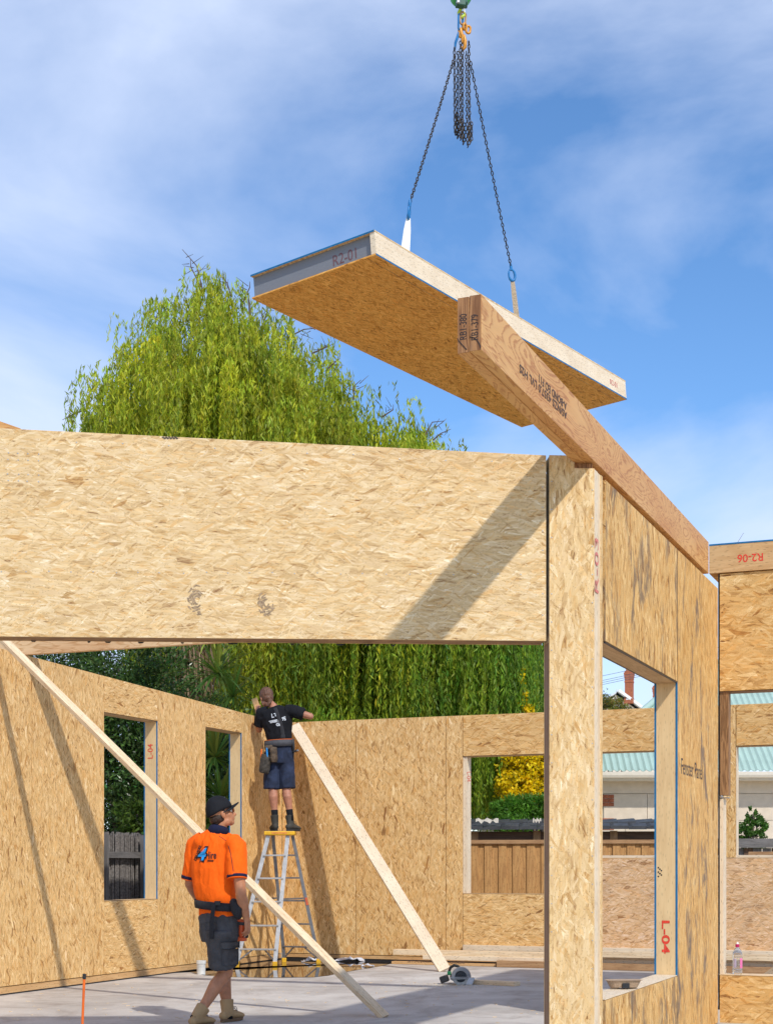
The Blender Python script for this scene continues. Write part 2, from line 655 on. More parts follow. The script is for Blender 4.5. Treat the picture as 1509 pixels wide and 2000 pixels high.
PINK_INK = plain('pale_red_stencil', (0.62, 0.20, 0.17), 0.7, var=0.2, scale=80)
MAROON_INK = plain('maroon_stencil', (0.16, 0.075, 0.085), 0.8, var=0.2)
BLACK_INK = plain('black_marker', (0.022, 0.017, 0.02), 0.6, var=0.3)
BROWN_INK = plain('faded_print', (0.10, 0.06, 0.045), 0.7, var=0.3)
STAINM = plain('mud_mark', (0.33, 0.23, 0.14), 0.8, var=0.4, scale=60)
STEEL = plain('steel', (0.42, 0.42, 0.43), 0.35, 0.9)
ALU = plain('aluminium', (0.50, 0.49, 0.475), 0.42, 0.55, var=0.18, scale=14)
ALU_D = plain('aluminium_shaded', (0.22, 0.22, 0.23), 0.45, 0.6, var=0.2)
YELLOW = plain('yellow_plastic', (0.75, 0.42, 0.02), 0.45)
BLACKP = plain('black_plastic', (0.018, 0.019, 0.022), 0.42)
DARKFAB = plain('dark_webbing', (0.022, 0.022, 0.026), 0.85, var=0.3, scale=60)
CHAINM = plain('chain_steel', (0.055, 0.048, 0.045), 0.4, 0.75, var=0.4, scale=70)
BLUEM = plain('blue_painted_steel', (0.01, 0.16, 0.42), 0.4, var=0.2)
ORM = plain('orange_painted_steel', (0.60, 0.26, 0.03), 0.38, 0.1, var=0.25, scale=40)
GREENM = plain('green_painted_steel', (0.02, 0.30, 0.06), 0.4, var=0.25)
LIME = plain('lime_painted_steel', (0.50, 0.62, 0.06), 0.45)
WHITE = plain('white_webbing', (0.82, 0.82, 0.80), 0.8, var=0.06, scale=120)
DUSTWEB = plain('dusty_webbing', (0.40, 0.31, 0.21), 0.9, var=0.35, scale=60)

# ------------------------------------------------------------------ ground, slab, puddle
def surface(name, mat, poly, z=0.0, thick=None):
    m = MB()
    if thick:
        m.prism([V((x, y, z)) for x, y in poly], V((0, 0, -thick)))
    else:
        m.add([(x, y, z) for x, y in poly], [list(range(len(poly)))])
    return tag(m.build(name, mat, None, (1, 0, 0), loc=(0, 0, 0)), kind='structure')


def concrete():
    m, t, b = newmat('concrete')
    tc = t.nodes.new('ShaderNodeTexCoord')
    o = tc.outputs['Object']
    a = tex_noise(t, o, 0.9, 7, 0.62, 0.3)
    c = tex_noise(t, mapped(t, o, (1.0, 0.8, 1), 0.4), 1.9, 9, 0.68, 1.2)
    f = tex_noise(t, o, 45, 4, 0.6)
    col = ramp(t, a.outputs['Fac'], [(0.32, (0.39, 0.36, 0.325)), (0.5, (0.50, 0.465, 0.425)), (0.68, (0.59, 0.555, 0.51))])
    col = mixc(t, ramp(t, c.outputs['Fac'], [(0.46, (0, 0, 0)), (0.70, (0.60, 0.60, 0.60))]), col, (0.24, 0.19, 0.155))
    col = mixc(t, 0.3, col, ramp(t, f.outputs['Fac'], [(0.3, (0.72, 0.72, 0.72)), (0.65, (1.1, 1.1, 1.1))]), 'MULTIPLY')
    t.links.new(col, b.inputs['Base Color'])
    b.inputs['Roughness'].default_value = 0.75
    bp = t.nodes.new('ShaderNodeBump')
    bp.inputs['Strength'].default_value = 0.2
    bp.inputs['Distance'].default_value = 0.004
    t.links.new(f.outputs['Fac'], bp.inputs['Height'])
    t.links.new(bp.outputs[0], b.inputs['Normal'])
    return m


def bounce_sand():  # ground tone made pale to bounce warm light on to shaded faces
    m, t, b = newmat('bounce_sand')
    tc = t.nodes.new('ShaderNodeTexCoord')
    a = tex_noise(t, tc.outputs['Object'], 0.35, 8, 0.65)
    f = tex_noise(t, tc.outputs['Object'], 9, 6, 0.7)
    col = ramp(t, a.outputs['Fac'], [(0.35, (0.46, 0.38, 0.27)), (0.5, (0.55, 0.47, 0.35)), (0.66, (0.62, 0.53, 0.41))])
    col = mixc(t, 0.5, col, ramp(t, f.outputs['Fac'], [(0.3, (0.55, 0.55, 0.55)), (0.7, (1.2, 1.2, 1.2))]), 'MULTIPLY')
    t.links.new(col, b.inputs['Base Color'])
    b.inputs['Roughness'].default_value = 0.95
    return m


CORN = V((-1.446, 20.9, 0))
K = 0.4086
LEFT = Wall(CORN, (K, 1))              # left wall; s negative towards the camera
BACK = Wall(CORN, (1, -K))             # back wall; s positive to the right
FRONT = Wall((1.0, 9.5), (1, 0.074))   # header panel and corner post
SIDE = Wall((1.305, 9.5), (K, 1))      # wall with the window opening, under the ridge beam
sR = SIDE.s(1401)
RIGHT = Wall(SIDE.pt(sR, 0), (1, -K))  # wall at the right edge
SIP = 0.18

surface('ground', bounce_sand(), [(-900, -60), (900, -60), (900, 1500), (-900, 1500)], -0.14)
k_ = (BACK.o - SIDE.o)
den = SIDE.d.x * -BACK.d.y + SIDE.d.y * BACK.d.x
ts = (k_.x * -BACK.d.y + k_.y * BACK.d.x) / den        # where the side wall's line meets the back wall's
meet = SIDE.pt(ts, 0) + V((0.1, 0.24, 0))
conc = concrete()
m_ = MB()
for ring_ in ([LEFT.pt(-13.5, 0, -0.25), FRONT.pt(-4.3, 0, 0.05), FRONT.pt(0.30, 0, 0.05), SIDE.pt(sR, 0, -0.03), meet, BACK.pt(-0.25, 0, -0.25)],
              [SIDE.pt(sR, 0, -0.03), RIGHT.pt(7.5, 0, -0.03), BACK.pt(9.5, 0, -0.25), meet]):
    m_.prism([V((p.x, p.y, 0)) for p in ring_], V((0, 0, -0.13)))
tag(m_.build('floor_slab', conc, None, (1, 0, 0), loc=(0, 0, 0)), kind='structure')

wm, wt, wb = newmat('puddle_water')
wb.inputs['Base Color'].default_value = (0.045, 0.04, 0.034, 1)
wb.inputs['Roughness'].default_value = 0.03
wb.inputs['Specular IOR Level'].default_value = 1.0
wb.inputs['IOR'].default_value = 1.6
_tc = wt.nodes.new('ShaderNodeTexCoord')
_n = tex_noise(wt, _tc.outputs['Object'], 14, 2)
_b = wt.nodes.new('ShaderNodeBump')
_b.inputs['Strength'].default_value = 0.03
_b.inputs['Distance'].default_value = 0.004
wt.links.new(_n.outputs['Fac'], _b.inputs['Height'])
wt.links.new(_b.outputs[0], wb.inputs['Normal'])
near = [G(345, 1894), G(372, 1899), G(400, 1905), G(450, 1908.5), G(520, 1910), G(612, 1909), G(640, 1906), G(662, 1901), G(705, 1893.5), G(745, 1887)]
far = [BACK.pt(BACK.s(775), 0, -0.01), BACK.pt(0, 0, -0.01), LEFT.pt(LEFT.s(345), 0, -0.01)]
surface('puddle', wm, [(p.x, p.y) for p in near + far], 0.004)

# ------------------------------------------------------------------ SIP walls
UPV = V((0, 0, 1))


def board(wall, poly, name, mat, parent, grain, thick=SIP, off=0.0, gap=0.004, px=True, sub=None):
    """A wall panel: polygon of photo pixels on that wall's face (or (s, z) pairs), extruded backwards."""
    q = [wall.sz(*p) for p in poly] if px else poly
    c = (sum(a for a, _ in q) / len(q), sum(b for _, b in q) / len(q))
    q = [(a + (gap if a < c[0] else -gap), b + (gap if b < c[1] else -gap)) for a, b in q]
    m = MB().prism([wall.pt(a, b, off) for a, b in q], -wall.n * thick)
    return m.build(name, mat, parent, grain, bevel=0.0015)


def strip(wall, s0, s1, z0, z1, name, mat, parent, n0=0.0, n1=-SIP, grain=None, ):
    """Axis-aligned piece in a wall's own coordinates; n from n0 to n1."""
    m = MB().prism([wall.pt(s0, z0, n0), wall.pt(s1, z0, n0), wall.pt(s1, z1, n0), wall.pt(s0, z1, n0)], wall.n * (n1 - n0))
    return m.build(name, mat, parent, grain if grain is not None else wall.d)


def reveal(wall, s0, s1, z0, z1, parent, mat, jamb_at, soff=True, blue=True):
    """Timber lining inside an opening, blue sealed board edges either side of it."""
    e = 0.013
    js = s1 if jamb_at == 'hi' else s0
    d = -0.006 if jamb_at == 'hi' else 0.006
    lab = strip(wall, js, js + d, z0, z1, 'jamb', mat, parent, -e, -SIP + e, UPV)
    if blue:
        strip(wall, js, js + d * 1.3, z0, z1, 'edge_sealer', BLUE, parent, 0.001, -e, UPV)
        strip(wall, js, js + d * 1.3, z0, z1, 'edge_sealer', BLUE, parent, -SIP + e, -SIP - 0.001, UPV)
    if soff:
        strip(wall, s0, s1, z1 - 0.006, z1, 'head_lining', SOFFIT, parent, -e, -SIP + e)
    strip(wall, s0, s1, z0, z0 + 0.005, 'sill_lining', SOFFIT, parent, -0.004, -SIP + 0.004)
    return lab


# ---- left wall
lw = thing('panel_wall', LEFT.pt(-3, 0), 'golden strand board wall on the left side with two narrow window openings', 'wall')
ZB = 0.085


def ltop(px):        # raked top edge of the left wall, photo pixels
    return 1282 + (px - 63) * (1412 - 1282) / (551 - 63)


def lpan(x0, x1, y0=None, y1=None, mat=None, grain=UPV, nm='strand_board'):
    s0, s1 = LEFT.s(x0), LEFT.s(x1)
    zt0 = LEFT.sz(x0, ltop(x0))[1] if y0 is None else y0
    zt1 = LEFT.sz(x1, ltop(x1))[1] if y0 is None else y0
    zb = ZB if y1 is None else y1
    return board(LEFT, [(s0, zb), (s1, zb), (s1, zt1), (s0, zt0)], nm, mat or OSB_GOLD, lw, grain, px=False)


H1 = LEFT.sz(256, 1400)[1]
H0 = LEFT.sz(256, 1758)[1]
lpan(-900, -330)
lpan(-330, 40)
lpan(40, 63)
lpan(63, 204)
lpan(204, 308, None, H1, grain=LEFT.d)
lpan(204, 308, H0, None, OSB_GOLD, LEFT.d)
lpan(308, 402)
H2 = LEFT.sz(437, 1426)[1]
lpan(402, 472, None, H2, grain=LEFT.d)
lpan(402, 472, H0, None, OSB_GOLD, LEFT.d)
lpan(472, 551)
for (x0, x1, h) in ((204, 308, H1), (402, 472, H2)):
    j = reveal(LEFT, LEFT.s(x0), LEFT.s(x1), H0, h, lw, JAMB, 'hi')
    if x0 == 204:
        ctr = LEFT.at(299, 1475)
        # stencil on the jamb face, which looks back towards the camera
        jn = -LEFT.d
        o = LEFT.pt(LEFT.s(308) - 0.009, LEFT.sz(300, 1478)[1] - 0.02, -0.06)
        lettering('L-04', 0.10, o, UPV, LEFT.n * -1, RED_INK, lw)
strip(LEFT, LEFT.s(-900), 0.0, 0.016, ZB - 0.004, 'bottom_plate', PINE_O, lw, -0.006, -SIP)
strip(LEFT, LEFT.s(-900), 0.0, 0.0, 0.016, 'damp_course', BLACKP, lw, -0.012, -SIP)

# ---- back wall
bw = thing('panel_wall', BACK.pt(3, 0), 'strand board wall across the back of the slab with three wide openings', 'wall')


def btop(px):
    return 1411 + (px - 551) * (1375 - 1411) / (1450 - 551)


def bpan(x0, x1, z0=None, z1=None, mat=None, grain=UPV):
    s0, s1 = BACK.s(x0), BACK.s(x1)
    t0 = BACK.sz(x0, btop(x0))[1] if z1 is None else z1
    t1 = BACK.sz(x1, btop(x1))[1] if z1 is None else z1
    zb = ZB if z0 is None else z0
    return board(BACK, [(s0, zb), (s1, zb), (s1, t1), (s0, t0)], 'strand_board', mat or OSB_BACK, bw, grain, px=False)


bpan(551, 695)
bpan(695, 870)
bpan(870, 903)
BH = BACK.sz(980, 1475)[1]
BS = BACK.sz(980, 1746)[1]
BS2 = BACK.sz(1230, 1676)[1]
bpan(903, 1115, BH, None, OSB_BAND, BACK.d)
bpan(903, 1115, None, BS, OSB_BACK, BACK.d)
bpan(1115, 1160)
bpan(1160, 1411, BH, None, OSB_BAND, BACK.d)
bpan(1411, 1436, BS2, None, OSB_BACK)
bpan(1436, 1640, BH + 0.03, None, OSB_BAND, BACK.d)
bpan(1160, 1372, None, BS2, OSB_PINK, BACK.d)
bpan(1372, 1640, None, BS2, OSB_PINK, BACK.d)
bpan(1640, 1760)
reveal(BACK, BACK.s(903), BACK.s(1115), BS, BH, bw, PINE_W, 'lo', blue=False)
reveal(BACK, BACK.s(1160), BACK.s(1411), BS2, BH, bw, PINE_W, 'lo', blue=False)
reveal(BACK, BACK.s(1436), BACK.s(1640), BS2, BH + 0.03, bw, PINE_W, 'lo', blue=False)
# opening stud seen face on beside the wide opening
strip(BACK, BACK.s(903), BACK.s(911), BS, BH, 'opening_stud', PINE_W, bw, -0.02, -SIP + 0.01, UPV)
strip(BACK, BACK.s(1160), BACK.s(1640), BS2, BS2 + 0.035, 'top_plate', PINE_W, bw, -0.01, -0.12)
strip(BACK, 0.0, BACK.s(1760), 0.036, ZB - 0.004, 'bottom_plate', PINE_O, bw, -0.006, -SIP)
strip(BACK, 0.0, BACK.s(1760), 0.0, 0.036, 'damp_course', BLACKP, bw, -0.012, -SIP)
lettering('L-04', 0.075, BACK.pt(BACK.s(907) + 0.028, BH - 0.2, -0.017), -UPV, BACK.d, RED_INK, bw)

# ---- header panel over the wide opening
hp = thing('header_panel', FRONT.at(500, 1247), 'pale strand board header spanning the wide opening with muddy boot prints and a diagonal shadow', 'wall panel')
Z27 = FRONT.sz(1062, 1253)[1]
board(FRONT, [(-420, 1241), (1067, 1253), (1067, 888), (-420, 814)], 'strand_board', OSB_PALE, hp, FRONT.d, 0.012)
a0, a1 = FRONT.sz(-420, 1241), FRONT.sz(1067, 1253)
b0, b1 = FRONT.sz(-420, 814), FRONT.sz(1067, 888)
board(FRONT, [(a0[0], a0[1]), (a1[0], a1[1]), (b1[0], b1[1]), (b0[0], b0[1])], 'inner_board', OSB_BACK, hp, FRONT.d, 0.012, -SIP + 0.012, px=False)
m = MB().prism([FRONT.pt(a0[0], a0[1] + 0.004, -0.0125), FRONT.pt(a1[0] - 0.01, a1[1] + 0.004, -0.0125), FRONT.pt(a1[0] - 0.01, a1[1] + 0.07, -0.0125), FRONT.pt(a0[0], a0[1] + 0.07, -0.0125)], -FRONT.n * 0.155)
m.build('bottom_plate', LVL_DARK, hp, FRONT.d)
m = MB().prism([FRONT.pt(a0[0], a0[1] + 0.0705, -0.0125), FRONT.pt(a1[0] - 0.004, a1[1] + 0.0705, -0.0125), FRONT.pt(b1[0] - 0.004, b1[1] - 0.004, -0.0125), FRONT.pt(b0[0], b0[1] - 0.004, -0.0125)], -FRONT.n * 0.155)
m.build('foam_core', EPS, hp, FRONT.d)
# torn bits of membrane hanging under the plate
mm = MB()
for i in range(14):
    x = random.uniform(20, 1050)
    s, z = FRONT.sz(x, 1250)
    r = random.uniform(0.008, 0.03)
    mm.prism([FRONT.pt(s - r, a0[1] + 0.006, -0.15), FRONT.pt(s + r, a0[1] + 0.006, -0.15), FRONT.pt(s + r * 0.5, a0[1] - random.uniform(0.001, 0.005), -0.15), FRONT.pt(s - r * 0.6, a0[1] - random.uniform(0.001, 0.005), -0.15)], FRONT.n * 0.003)
tag(mm.build('membrane_scraps', BLACKP, hp), kind='stuff')
# screw heads: a row along the bottom chord and a patch at the left
scr = MB()


def screw(wall, px, py, r=0.0042):
    p = wall.at(px, py, 0.0)
    scr.lathe(p, wall.n, [(r, 0.0), (r, 0.0015), (r * 0.4, 0.002)], 8)


for i, x in enumerate(range(6, 1060, 44)):
    screw(FRONT, x + random.uniform(-3, 3), 1116 + x * 0.006 + random.uniform(-1.5, 1.5))
for x in (17, 36, 55, 75):
    for y in (884, 897, 925, 938):
        screw(FRONT, x + random.uniform(-1.5, 1.5), y + x * 0.04)
for y in range(910, 1240, 42):
    screw(FRONT, 1059, y + random.uniform(-4, 4))
for x in range(150, 1040, 90):
    screw(FRONT, x, 858 + x * 0.047 + random.uniform(-3, 3))
tag(scr.build('screw_heads', STEEL, hp), kind='stuff')


def boot_mark(px, py, r, rot, name='boot_print'):
    """Muddy sole print: short curved lugs in rows."""
    m = MB()
    s0, z0 = FRONT.sz(px, py)
    for i in range(64):
        a = random.uniform(0.2, 4.6)
        q = random.choice((0.3, 0.5, 0.7, 0.9, 1.05)) * r
        cx, cz = s0 + 0.62 * q * math.cos(a + rot), z0 + q * math.sin(a + rot)
        l, h = random.uniform(0.007, 0.018), random.uniform(0.003, 0.006)
        t = a + rot + 1.57 + random.uniform(-0.5, 0.5)
        c, s_ = math.cos(t), math.sin(t)
        m.add([FRONT.pt(cx + u * l * c - v * h * s_, cz + u * l * s_ + v * h * c, 0.0008 + i * 0.00003) for u, v in ((-1, -0.4), (-0.2, -1), (1, -0.5), (0.8, 0.8), (-0.3, 1))], [[0, 1, 2, 3, 4]])
    return m.build(name, STAINM, hp)


boot_mark(385, 1172, 0.085, 0.6)
boot_mark(520, 1178, 0.075, 1.6)
mm = MB()
for i in range(15):          # illegible carpenter's scrawl near the top edge
    s, z = FRONT.sz(316 + i * 2.0, 855 + (i % 3) * 1.6)
    mm.add([FRONT.pt(s, z, 0.001), FRONT.pt(s + 0.012, z + 0.002, 0.001), FRONT.pt(s + 0.015, z + 0.009, 0.001), FRONT.pt(s + 0.002, z + 0.006, 0.001)], [[0, 1, 2, 3]])
mm.build('marker_scrawl', BLACK_INK, hp)

# ---- corner post (end of the front wall)
cp = thing('corner_post', FRONT.pt(0.15, 0), 'tall pale strand board corner post carrying the ridge beam', 'post')
s0, s1 = FRONT.s(1072), FRONT.s(1160)
zt = FRONT.sz(1090, 889)[1]
sn, zn = FRONT.sz(1121, 914)
fp = [(s0, 0.0), (s1, 0.0), (s1, zn), (sn, zn), (sn, zt), (s0, zt)]
MB().prism([FRONT.pt(a, b, 0) for a, b in fp], -FRONT.n * 0.013).build('face_board', OSB_COL, cp, UPV, bevel=0.0015)
# core between the skins, cut at the right to the line of the side wall
def skew(depth, s):          # point on the side wall line at a depth behind the front face
    base = FRONT.pt(s1, 0)
    return base + SIDE.d * (depth / (SIDE.d.dot(-FRONT.n)))


def post_layer(d0, d1, z1, name, mat, inset=0.0, zl=None):
    a = FRONT.pt(s0 + inset, 0, -d0); b = skew(d0, 0) - FRONT.d * inset; c = skew(d1, 0) - FRONT.d * inset; d = FRONT.pt(s0 + inset, 0, -d1)
    MB().prism([a, b, c, d], V((0, 0, z1))).build(name, mat, cp, UPV)


ZC = zn - 0.002
post_layer(0.0135, 0.085, ZC, 'stud', PINE_W, 0.003)
post_layer(0.0865, 0.150, ZC, 'stud', PINE, 0.006)
post_layer(0.1515, 0.187, ZC, 'back_board', OSB_COL, 0.0)
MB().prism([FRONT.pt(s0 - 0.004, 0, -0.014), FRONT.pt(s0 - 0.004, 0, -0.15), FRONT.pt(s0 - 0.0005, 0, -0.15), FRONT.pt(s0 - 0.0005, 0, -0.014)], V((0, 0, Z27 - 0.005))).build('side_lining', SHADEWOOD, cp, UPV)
p = skew(0.045, 0)
lettering('R-03', 0.13, p + SIDE.n * -0.0 + V((0, 0, SIDE.sz(1170, 1165)[1])) + SIDE.n * 0.002 + SIDE.d * 0.05, UPV, -SIDE.d, PINK_INK, cp, squash=1.5)
scr = MB()
for y in range(940, 1980, 55):
    screw(FRONT, 1076.5, y, 0.004)
    screw(FRONT, 1156, y + 17, 0.004)
tag(scr.build('screw_heads', STEEL, cp), kind='stuff')

# ---- side wall with the window opening
sw = thing('panel_wall', SIDE.pt(1.8, 0), 'weathered strand board wall with dark vertical stains and one tall window opening under the ridge beam', 'wall')
ZBM = 3.797                                       # underside of the ridge beam
S0, S1, S2, S3 = SIDE.s(1181.5), SIDE.s(1322), SIDE.s(1383), SIDE.s(1401)
ZH = 0.5 * (SIDE.sz(1185, 1267)[1] + SIDE.sz(1322, 1322)[1])
ZS = 0.5 * (SIDE.sz(1185, 1948)[1] + SIDE.sz(1322, 1909)[1])
Sa = (S0 + 0.04)
board(SIDE, [(S0, ZH), (S1, ZH), (S1, ZBM), (S0, ZBM)], 'lintel_board', OSB_STAIN, sw, UPV, px=False)
board(SIDE, [(S0, -0.12), (S1, -0.12), (S1, ZS), (S0, ZS)], 'sill_board', OSB_STAIN, sw, UPV, px=False)
board(SIDE, [(S1, -0.12), (S2, -0.12), (S2, ZBM), (S1, ZBM)], 'strand_board', osb('osb_streaked', (1.04, 0.93, 0.68), 0.03, 0.85, (0.14, 0.11, 0.095), 1.5), sw, UPV, px=False)
board(SIDE, [(S2, -0.12), (S3, -0.12), (S3, ZBM), (S2, ZBM)], 'end_board', OSB_RIGHT, sw, UPV, px=False)
e = 0.013
strip(SIDE, S1 - 0.006, S1, ZS, ZH, 'jamb', JAMB, sw, -e, -SIP + e, UPV)
strip(SIDE, S1 - 0.009, S1, ZS, ZH, 'edge_sealer', BLUE, sw, 0.0015, -e, UPV)
strip(SIDE, S1 - 0.009, S1, ZS, ZH, 'edge_sealer', BLUE, sw, -SIP + e, -SIP - 0.0015, UPV)
strip(SIDE, S0, S1 - 0.01, ZH - 0.007, ZH, 'head_lining', SOFFIT, sw, -e, -SIP + e)
strip(SIDE, S0, S1 - 0.01, ZH - 0.009, ZH, 'edge_sealer', BLACKP, sw, 0.0, -e)
strip(SIDE, S0, S1 - 0.01, ZH - 0.009, ZH, 'edge_sealer', BLACKP, sw, -SIP + e, -SIP)
strip(SIDE, S0, S1 - 0.01, ZS, ZS + 0.006, 'sill_lining', PINE_W, sw, -0.002, -SIP + 0.002)
jo = SIDE.pt(S1 - 0.0085, ZS + 0.50, -0.075)
lettering('L-04', 0.085, SIDE.pt(S1 - 0.0085, SIDE.sz(1300, 1800)[1], -0.12), -UPV, -SIDE.n * -1, RED_INK, sw, bold=0.002, squash=1.75)
for z0_, z1_ in ((-0.11, ZS), (ZH, ZBM)):
    strip(SIDE, S1 - 0.004, S1 + 0.004, z0_, z1_, 'seam_strip', BLACKP, sw, 0.0008, -0.01, UPV)  # dark strip added to draw the seam between boards
mk = MB()
for i in range(7):
    mk.lathe(SIDE.pt(S1 - 0.0068, SIDE.sz(1290, 1695 + i * 3)[1], -0.15 + (i % 3) * 0.012), -SIDE.d, [(0.007, 0), (0.007, 0.0006)], 7)
mk.build('pen_marks', BLACK_INK, sw)
lettering('Fenster Panel', 0.185, SIDE.at(1328.5, 1511, 0.0012), SIDE.d, UPV, BLACK_INK, sw, squash=0.93)
scr = MB()
for y in range(1140, 1990, 48):
    screw(SIDE, 1396, y, 0.004)
    screw(SIDE, 1386, y + 20, 0.004)
tag(scr.build('screw_heads', STEEL, sw), kind='stuff')

# ---- right-hand wall
rw = thing('panel_wall', RIGHT.pt(0.5, 0), 'strand board wall stub at the right edge with a large opening and a water bottle on its sill', 'wall')
zr1 = RIGHT.sz(1450, 1117)[1]
zr0 = RIGHT.sz(1450, 1349)[1]
zrs = RIGHT.sz(1440, 1905)[1]
E0 = 0.012
board(RIGHT, [(E0, zr0), (5.4, zr0), (5.4, zr1), (E0, zr1)], 'lintel_board', OSB_RIGHT, rw, RIGHT.d, px=False)
board(RIGHT, [(E0, -0.12), (5.4, -0.12), (5.4, zrs), (E0, zrs)], 'sill_board', OSB_RIGHT, rw, RIGHT.d, px=False)
strip(RIGHT, 0.0, E0 - 0.003, -0.12, zr1, 'seam_strip', BLACKP, rw, -0.012, -SIP, UPV)  # dark strip filling the seam between the two walls
strip(RIGHT, E0, 5.4, zrs, zrs + 0.006, 'sill_lining', PINE, rw, -0.003, -SIP)
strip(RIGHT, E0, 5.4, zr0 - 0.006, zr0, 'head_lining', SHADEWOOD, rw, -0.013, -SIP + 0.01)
s = RIGHT.s(1421)
strip(RIGHT, E0 + 0.002, s, RIGHT.sz(1410, 1553)[1], zr0 - 0.007, 'hanging_post', LVL_DARK, rw, -0.02, -0.13, UPV)
strip(RIGHT, E0 + 0.002, RIGHT.s(1411), zrs + 0.007, RIGHT.sz(1410, 1560)[1], 'opening_stud', PINE_W, rw, -0.012, -SIP + 0.01, UPV)
m = MB()
zz = RIGHT.sz(1410, 1556)[1]
m.box(RIGHT.pt(E0 + 0.003, zz - 0.012, -0.015), RIGHT.d * 0.075, -RIGHT.n * 0.09, V((0, 0, 0.008)))
m.lathe(RIGHT.pt(E0 + 0.02, zz, 0.0), RIGHT.n, [(0.012, -0.02), (0.012, 0.01), (0.007, 0.012), (0.007, 0.02)], 8)
m.build('bolt_bracket', STEEL, rw)

# ---- roof panel already in place on the right wall
rp = thing('roof_panel', RIGHT.pt(1.2, zr1), 'fixed roof panel lying on the wall stub, its edge stencilled upside down in red', 'roof panel')
zt1 = RIGHT.sz(1450, 1059)[1]
s9 = RIGHT.s(1384.5)
m = MB().box(RIGHT.pt(s9, zr1 + 0.004, 0.02), RIGHT.d * 5.4, V((0, 0, zt1 - zr1 - 0.018)), -RIGHT.n * 0.045)
m.build('edge_timber', PINE_O, rp, RIGHT.d)
m = MB().box(RIGHT.pt(s9, zt1 - 0.0135, 0.023), RIGHT.d * 5.4, V((0, 0, 0.0135)), -RIGHT.n * 1.7)
m.build('top_skin', BLUE, rp, RIGHT.d)
m = MB().box(RIGHT.pt(s9, zr1 + 0.003, -0.026), RIGHT.d * 5.4, V((0, 0, 0.012)), -RIGHT.n * 1.65)
m.build('under_skin', OSB_UNDER, rp, RIGHT.d)
s, z = RIGHT.sz(1491, 1081)
lettering('R2-06', 0.098, RIGHT.pt(s, z, 0.0215), -RIGHT.d, -UPV, RED_INK, rp, squash=0.98, bold=0.001)
m = MB().tube([RIGHT.pt(RIGHT.s(1413), zt1, -0.4), RIGHT.pt(RIGHT.s(1413) + 0.11, zt1 + 0.17, -0.4)], 0.0022, 5)
m.build('loose_tie_wire', STEEL, rp)

# ---- ridge beam
rb = thing('ridge_beam', SIDE.pt(-1, ZBM), 'long laminated timber ridge beam jutting out over the corner post towards the camera', 'beam')
st = SIDE.s(940)
se = SIDE.s(1383)
ZT = 0.5 * (SIDE.sz(940, 572)[1] + SIDE.sz(1383, 1060)[1])
ZBB = 0.5 * (SIDE.sz(940, 684)[1] + SIDE.sz(1383, 1120)[1])
for i, n0 in enumerate((-0.001, -0.064)):
    tz = 0.004 if i else 0.0
    m = MB().box(SIDE.pt(st + 0.002, ZBB - tz, n0), SIDE.d * (se - st), -SIDE.n * 0.0625, V((0, 0, ZT - ZBB)))
    m.build('laminated_ply', LVL, rb, SIDE.d, bevel=0.003)
m = MB().box(SIDE.pt(st - 0.0005, ZBB + 0.001, -0.003), SIDE.d * 0.003, -SIDE.n * 0.059, V((0, 0, ZT - ZBB - 0.002)))
m.build('end_grain', LVL_END, rb, UPV)
m = MB().box(SIDE.pt(st - 0.0005, ZBB - 0.002, -0.066), SIDE.d * 0.003, -SIDE.n * 0.059, V((0, 0, ZT - ZBB - 0.002)))
m.build('end_grain', LVL_END, rb, UPV)
lettering('RB1-379', 0.052, SIDE.pt(st - 0.0015, ZBB + 0.05, -0.018), UPV, -SIDE.n, BLACK_INK, rb, squash=0.72)
lettering('RB1-380', 0.052, SIDE.pt(st - 0.0015, ZBB + 0.06, -0.078), UPV, -SIDE.n, BLACK_INK, rb, squash=0.72)
o = SIDE.at(1107, 797, 0.0022)
lettering('A-BOND EO F11', 0.062, SIDE.at(1105.5, 788, 0.0012), -SIDE.d, -UPV, BROWN_INK, rb, squash=1.3, bold=0.001)
lettering('AS/NZS 4357.0 LVL H2S', 0.062, SIDE.at(1106, 806, 0.0012), -SIDE.d, -UPV, BROWN_INK, rb, squash=1.5, bold=0.001)
# marker arcs across the sawn end
for n0, k in ((-0.07, 1), (-0.006, 1)):
    m = MB()
    pts = []
    for i in range(9):
        a = i / 8 * 1.35
        pts.append(SIDE.pt(st - 0.0018, ZBB + 0.004 + 0.068 * math.sin(1.45 - a), -0.126 + 0.048 * (1 - math.cos(a)) * 1.3 if n0 < -0.05 else -0.062 + 0.058 * math.sin(a)))
    m.tube(pts, 0.0022, 5)
    m.build('marker_line', BLACK_INK, rb)

# packing block under the beam on the post
m = MB().box(FRONT.pt(FRONT.s(1122), zn + 0.002, -0.03), FRONT.d * 0.12, -FRONT.n * 0.1, V((0, 0, max(0.01, ZBB - zn - 0.005))))
m.build('bearing_block', LVL_END, cp, UPV)
tongue = MB().prism([FRONT.pt(s0 + 0.003, zn + 0.001, -0.0135), FRONT.pt(sn - 0.002, zn + 0.001, -0.0135), FRONT.pt(sn - 0.002, zt - 0.002, -0.0135), FRONT.pt(s0 + 0.003, zt - 0.002, -0.0135)], -FRONT.n * 0.12)
tongue.build('post_tongue', OSB_COL, cp, UPV)

